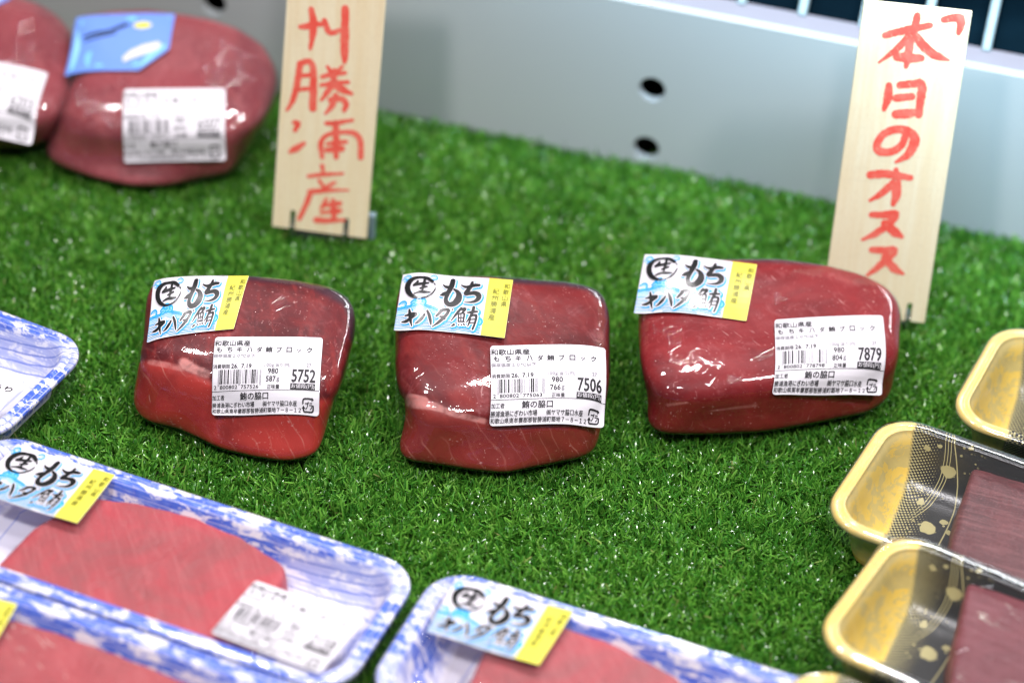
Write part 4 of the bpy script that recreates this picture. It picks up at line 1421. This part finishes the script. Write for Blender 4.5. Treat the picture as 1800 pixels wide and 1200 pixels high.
GB = 'blue and white printed foam trays'
GG = 'gold ended black foam trays'
BR = 0.024
tA = Tray('foam_tray', -0.390, -0.1640, -0.2230, -0.1350, -24, 0.0, BR, BLUE, prof(BR), 0.020, 'blue white tray whose corner enters at the left edge, white product label on it', GB)
tB = Tray('foam_tray', -0.1835, 0.0385, -0.2880, -0.2000, -20, 0.0, BR, BLUE, prof(BR), 0.020, 'blue white tray holding a whole pink slab with sticker and tilted price label', GB)
tC = Tray('foam_tray', -0.188, 0.034, -0.3785, -0.2900, -20, 0.0, BR, BLUE, prof(BR), 0.020, 'blue white tray at the bottom left corner, in front of another blue tray', GB)
tD = Tray('foam_tray', 0.0405, 0.2275, -0.2835, -0.1950, -19, 0.0, BR, BLUE, prof(BR), 0.020, 'blue white tray at the bottom middle with the brush sticker on its corner', GB)
GR = 0.030
tE = Tray('foam_tray', 0.2245, 0.3745, 0.0150, 0.1040, -23, 0.0, GR, GOLD, prof(GR, 0.0075, 0.013), 0.020, 'gold ended tray highest up at the right edge, no fish in view', GG, True)
tF = Tray('foam_tray', 0.1985, 0.3485, -0.0780, 0.0128, -25, 0.0, GR, GOLD, prof(GR, 0.0075, 0.013), 0.020, 'gold ended black tray with a dark red slab, showing its dotted inner wall clearly', GG, True)
tG = Tray('foam_tray', 0.2370, 0.3870, -0.1470, -0.0570, -28.5, 0.0055, GR, GOLD, prof(GR, 0.0075, 0.013), 0.020, 'gold ended black tray overlapping the rim of the tray behind it', GG, True)
tH = Tray('foam_tray', 0.2420, 0.3920, -0.2390, -0.1490, -29, 0.0, GR, GOLD, prof(GR, 0.0075, 0.013), 0.020, 'gold ended tray of which only a corner shows at the bottom edge', GG, True)


def fillet(tr, px, z1, mat, label, group, seed=0.0, rnd=0.004, z0=0.0026):
    """a slab with a soft top edge; outline of its top face read at four or more pixels"""
    P = np.array([tr.loc(a, b, z1) for a, b in px])
    # resample closed outline
    Q = []
    n = len(P)
    for i in range(n):
        a, b = P[i], P[(i + 1) % n]
        m = max(2, int(np.linalg.norm(b - a) / 0.0016))
        for t in np.linspace(0, 1, m, endpoint=False): Q.append(a + (b - a) * t)
    Q = np.array(Q)
    for _ in range(2): Q = 0.5 * Q + 0.25 * (np.roll(Q, 1, 0) + np.roll(Q, -1, 0))
    c = Q.mean(0)
    jag = np.array([mnoise.noise(Vector((p[0] * 150 + seed, p[1] * 150, 0))) * 0.0007 for p in Q])
    D = (Q - c) / np.linalg.norm(Q - c, axis=1)[:, None]
    Q = Q + D * jag[:, None]
    V, zs = [], []
    ring = [(1.5e-3, z0), (2.4e-3, z0 + 0.002), (2.0e-3, z0 + (z1 - z0) * 0.5), (1.0e-3, z1 - rnd * 0.8), (0.0, z1 - rnd * 0.3), (-1.4e-3, z1 - rnd * 0.06)]
    for o_, z in ring: V.append(np.column_stack([Q + D * o_, np.full(len(Q), z)]))
    for f in np.linspace(0.96, 0.02, 22):
        q = c + (Q - D * 1.4e-3 - c) * f
        zz = [z1 + 0.0010 * mnoise.noise(Vector((a * 60 + seed, b * 60, 2))) * (1 - f) ** .5 + 0.00035 * mnoise.noise(Vector((a * 400 + seed, b * 160, 2))) for a, b in q]
        V.append(np.column_stack([q, zz]))
    m = len(Q)
    Fc = []
    for k in range(len(V) - 1):
        for i in range(m): Fc.append((k * m + i, k * m + (i + 1) % m, (k + 1) * m + (i + 1) % m, (k + 1) * m + i))
    Fc.append(tuple((len(V) - 1) * m + i for i in range(m)))
    Vw = tr.w(np.vstack(V))
    o = mk('tuna_slab', Vw, Fc, mat, origin=tr.w([[c[0], c[1], z0]])[0], )
    tag(o, label, 'fish', group)
    return o


def slab_mat(name, a, b, c, rot, gloss=0.35, seed=0.0, frost=0.0, grain=1.0):
    t = NT(name)
    ob = t.n('VectorMath', {'operation': 'ADD'}, i0=t.obj(), i1=(seed, seed, 0)).outputs[0]
    n1 = t.noise(ob, 26, 4, 0.65, 0.8)
    n2 = t.noise(t.map(ob, (28, 330, 120), (0, 0, rot)), 1, 5, 0.65, 0.9)
    n3 = t.noise(ob, 1100, 3, 0.7)
    n4 = t.noise(t.map(ob, (60, 900, 300), (0, 0, rot + 0.25)), 1, 3, 0.6, 0.4)
    wv = t.ramp(n4, 0.60, 0.72)
    col = t.mix(t.ramp(n1, 0.3, 0.7), a, b)
    col = t.mix(t.ramp(n2, 0.42, 0.72, 0, 0.28 * grain), col, c)
    col = t.mix(t.math('MULTIPLY', wv, 0.22 * grain), col, tuple(x * 0.75 for x in a))
    col = t.mix(t.ramp(n3, 0.52, 0.78, 0, 0.45 * grain), col, c)
    if frost: col = t.mix(t.math('MULTIPLY', t.ramp(t.noise(t.map(ob, (60, 200, 1), (0, 0, rot)), 1, 5, 0.7, 1.5), 0.62, 0.70), frost), col, (0.7, 0.66, 0.56))
    h = t.math('ADD', t.math('MULTIPLY', n3, 0.35), t.math('ADD', n2, t.math('MULTIPLY', wv, 0.4)))
    t.pbsdf(Base_Color=col, Roughness=0.5, Specular_IOR_Level=0.35, Normal=t.bump(h, 0.5, 0.0008), Subsurface_Weight=0.3, Subsurface_Radius=(1, 0.3, 0.25), Subsurface_Scale=0.003, Coat_Weight=0.0)
    return t.m


S_PINK = slab_mat('pink_tuna_slab', (0.30, 0.07, 0.075), (0.47, 0.055, 0.07), (0.56, 0.19, 0.19), 1.2, 0.3, 0.0)
S_PINK2 = slab_mat('pink_tuna_slab_veined', (0.30, 0.055, 0.06), (0.42, 0.07, 0.08), (0.50, 0.15, 0.145), 0.9, 0.4, 2.2, frost=0.7)
S_DARK = slab_mat('dark_tuna_slab', (0.060, 0.013, 0.016), (0.115, 0.022, 0.026), (0.30, 0.12, 0.12), 0.30, 0.15, 1.0, grain=1.6)
S_DARK2 = slab_mat('dark_tuna_slab_smooth', (0.12, 0.018, 0.026), (0.17, 0.034, 0.044), (0.28, 0.10, 0.115), 0.5, 0.4, 5.0, frost=0.9, grain=1.3)

fillet(tB, [(160, 872), (250, 884), (330, 903), (420, 940), (497, 990), (499, 1010), (470, 1060), (432, 1110), (395, 1140), (280, 1095), (130, 1042), (-8, 996), (60, 925)], 0.0215, S_PINK,
       'long pink tuna slab in the blue tray with the tilted price label', 'tuna slabs in trays', 0.3)
fillet(tC, [(15, 1085), (110, 1112), (250, 1165), (370, 1215), (340, 1300), (150, 1300), (-60, 1240), (-40, 1150)], 0.0215, S_PINK2,
       'pink tuna slab with white sinew in the bottom left corner', 'tuna slabs in trays', 3.3)
fillet(tD, [(868, 1112), (980, 1095), (1080, 1130), (1185, 1185), (1230, 1225), (1200, 1300), (1000, 1320), (800, 1260), (835, 1180)], 0.0215, S_PINK,
       'pink tuna slab half hidden by the brush sticker at the bottom middle', 'tuna slabs in trays', 6.1)
fillet(tF, [(1712, 820), (1800, 846), (1880, 870), (1850, 1040), (1760, 1010), (1672, 960), (1690, 890)], 0.024, S_DARK,
       'dark red tuna slab in the gold ended tray with the clearly dotted wall', 'tuna slabs in trays', 9.9, rnd=0.003)
fillet(tG, [(1703, 1022), (1800, 1052), (1880, 1078), (1840, 1290), (1740, 1260), (1668, 1215), (1684, 1120)], 0.026, S_DARK2,
       'dark tuna slab with white sinew in the gold ended tray at the lower right', 'tuna slabs in trays', 12.7, rnd=0.003)

for tr, fm, sd in ((tA, FILM, 0.0), (tB, FILM, 4.0), (tC, FILM, 8.0), (tD, FILMB, 2.0), (tE, FILMG, 1.0), (tF, FILMG, 5.0), (tG, FILM, 7.0), (tH, FILMG, 9.0)):
    tr.film(fm, 0.0006, sd)
zf = BR + 0.0022
curl = lambda u, v: 0.0012 * np.clip(v - 0.5, 0, 1) * np.clip(u - 0.3, 0, 1) + 0.0003 * (1 + np.sin(u * 8))
brush_sticker(tB.sheet([(28, 782), (203, 836), (136, 922), (-52, 862)], zf, lift=curl), tB.root)
price_label(tB.sheet([(449, 1019), (642, 1088), (562, 1183), (370, 1111)], zf), tB.root, '2158', '220', '2800802721589', 'white price label, tilted and out of focus', 0.0)
brush_sticker(tD.sheet([(800, 1017), (1008, 1076), (947, 1171), (750, 1110)], zf, lift=curl), tD.root)
brush_sticker(tC.sheet([(-150, 1012), (31, 1063), (-20, 1150), (-210, 1090)], zf, lift=curl), tC.root)


def plain_label(tr, px, z):
    sh = tr.sheet(px, z)
    o = sh.paper('product_label', M_STICK, tr.root, 0.02, 1.5)
    k = Ink()
    k.text('コツあり', (52, 30, 97, 40), 0.0002, 0, 0.01)
    k.stroke([(76, 82, 2), (82, 74, 3), (90, 66, 2.5)], 0.0002, 0, 1)
    k.stroke([(88, 56, 1.2), (90, 58, 1)], 0.0002, 0, 1)
    k.build('lettering', sh, (100, 100), [M_FOIL], o)


plain_label(tA, [(-120, 614), (48, 660), (-14, 740), (-190, 690)], zf)
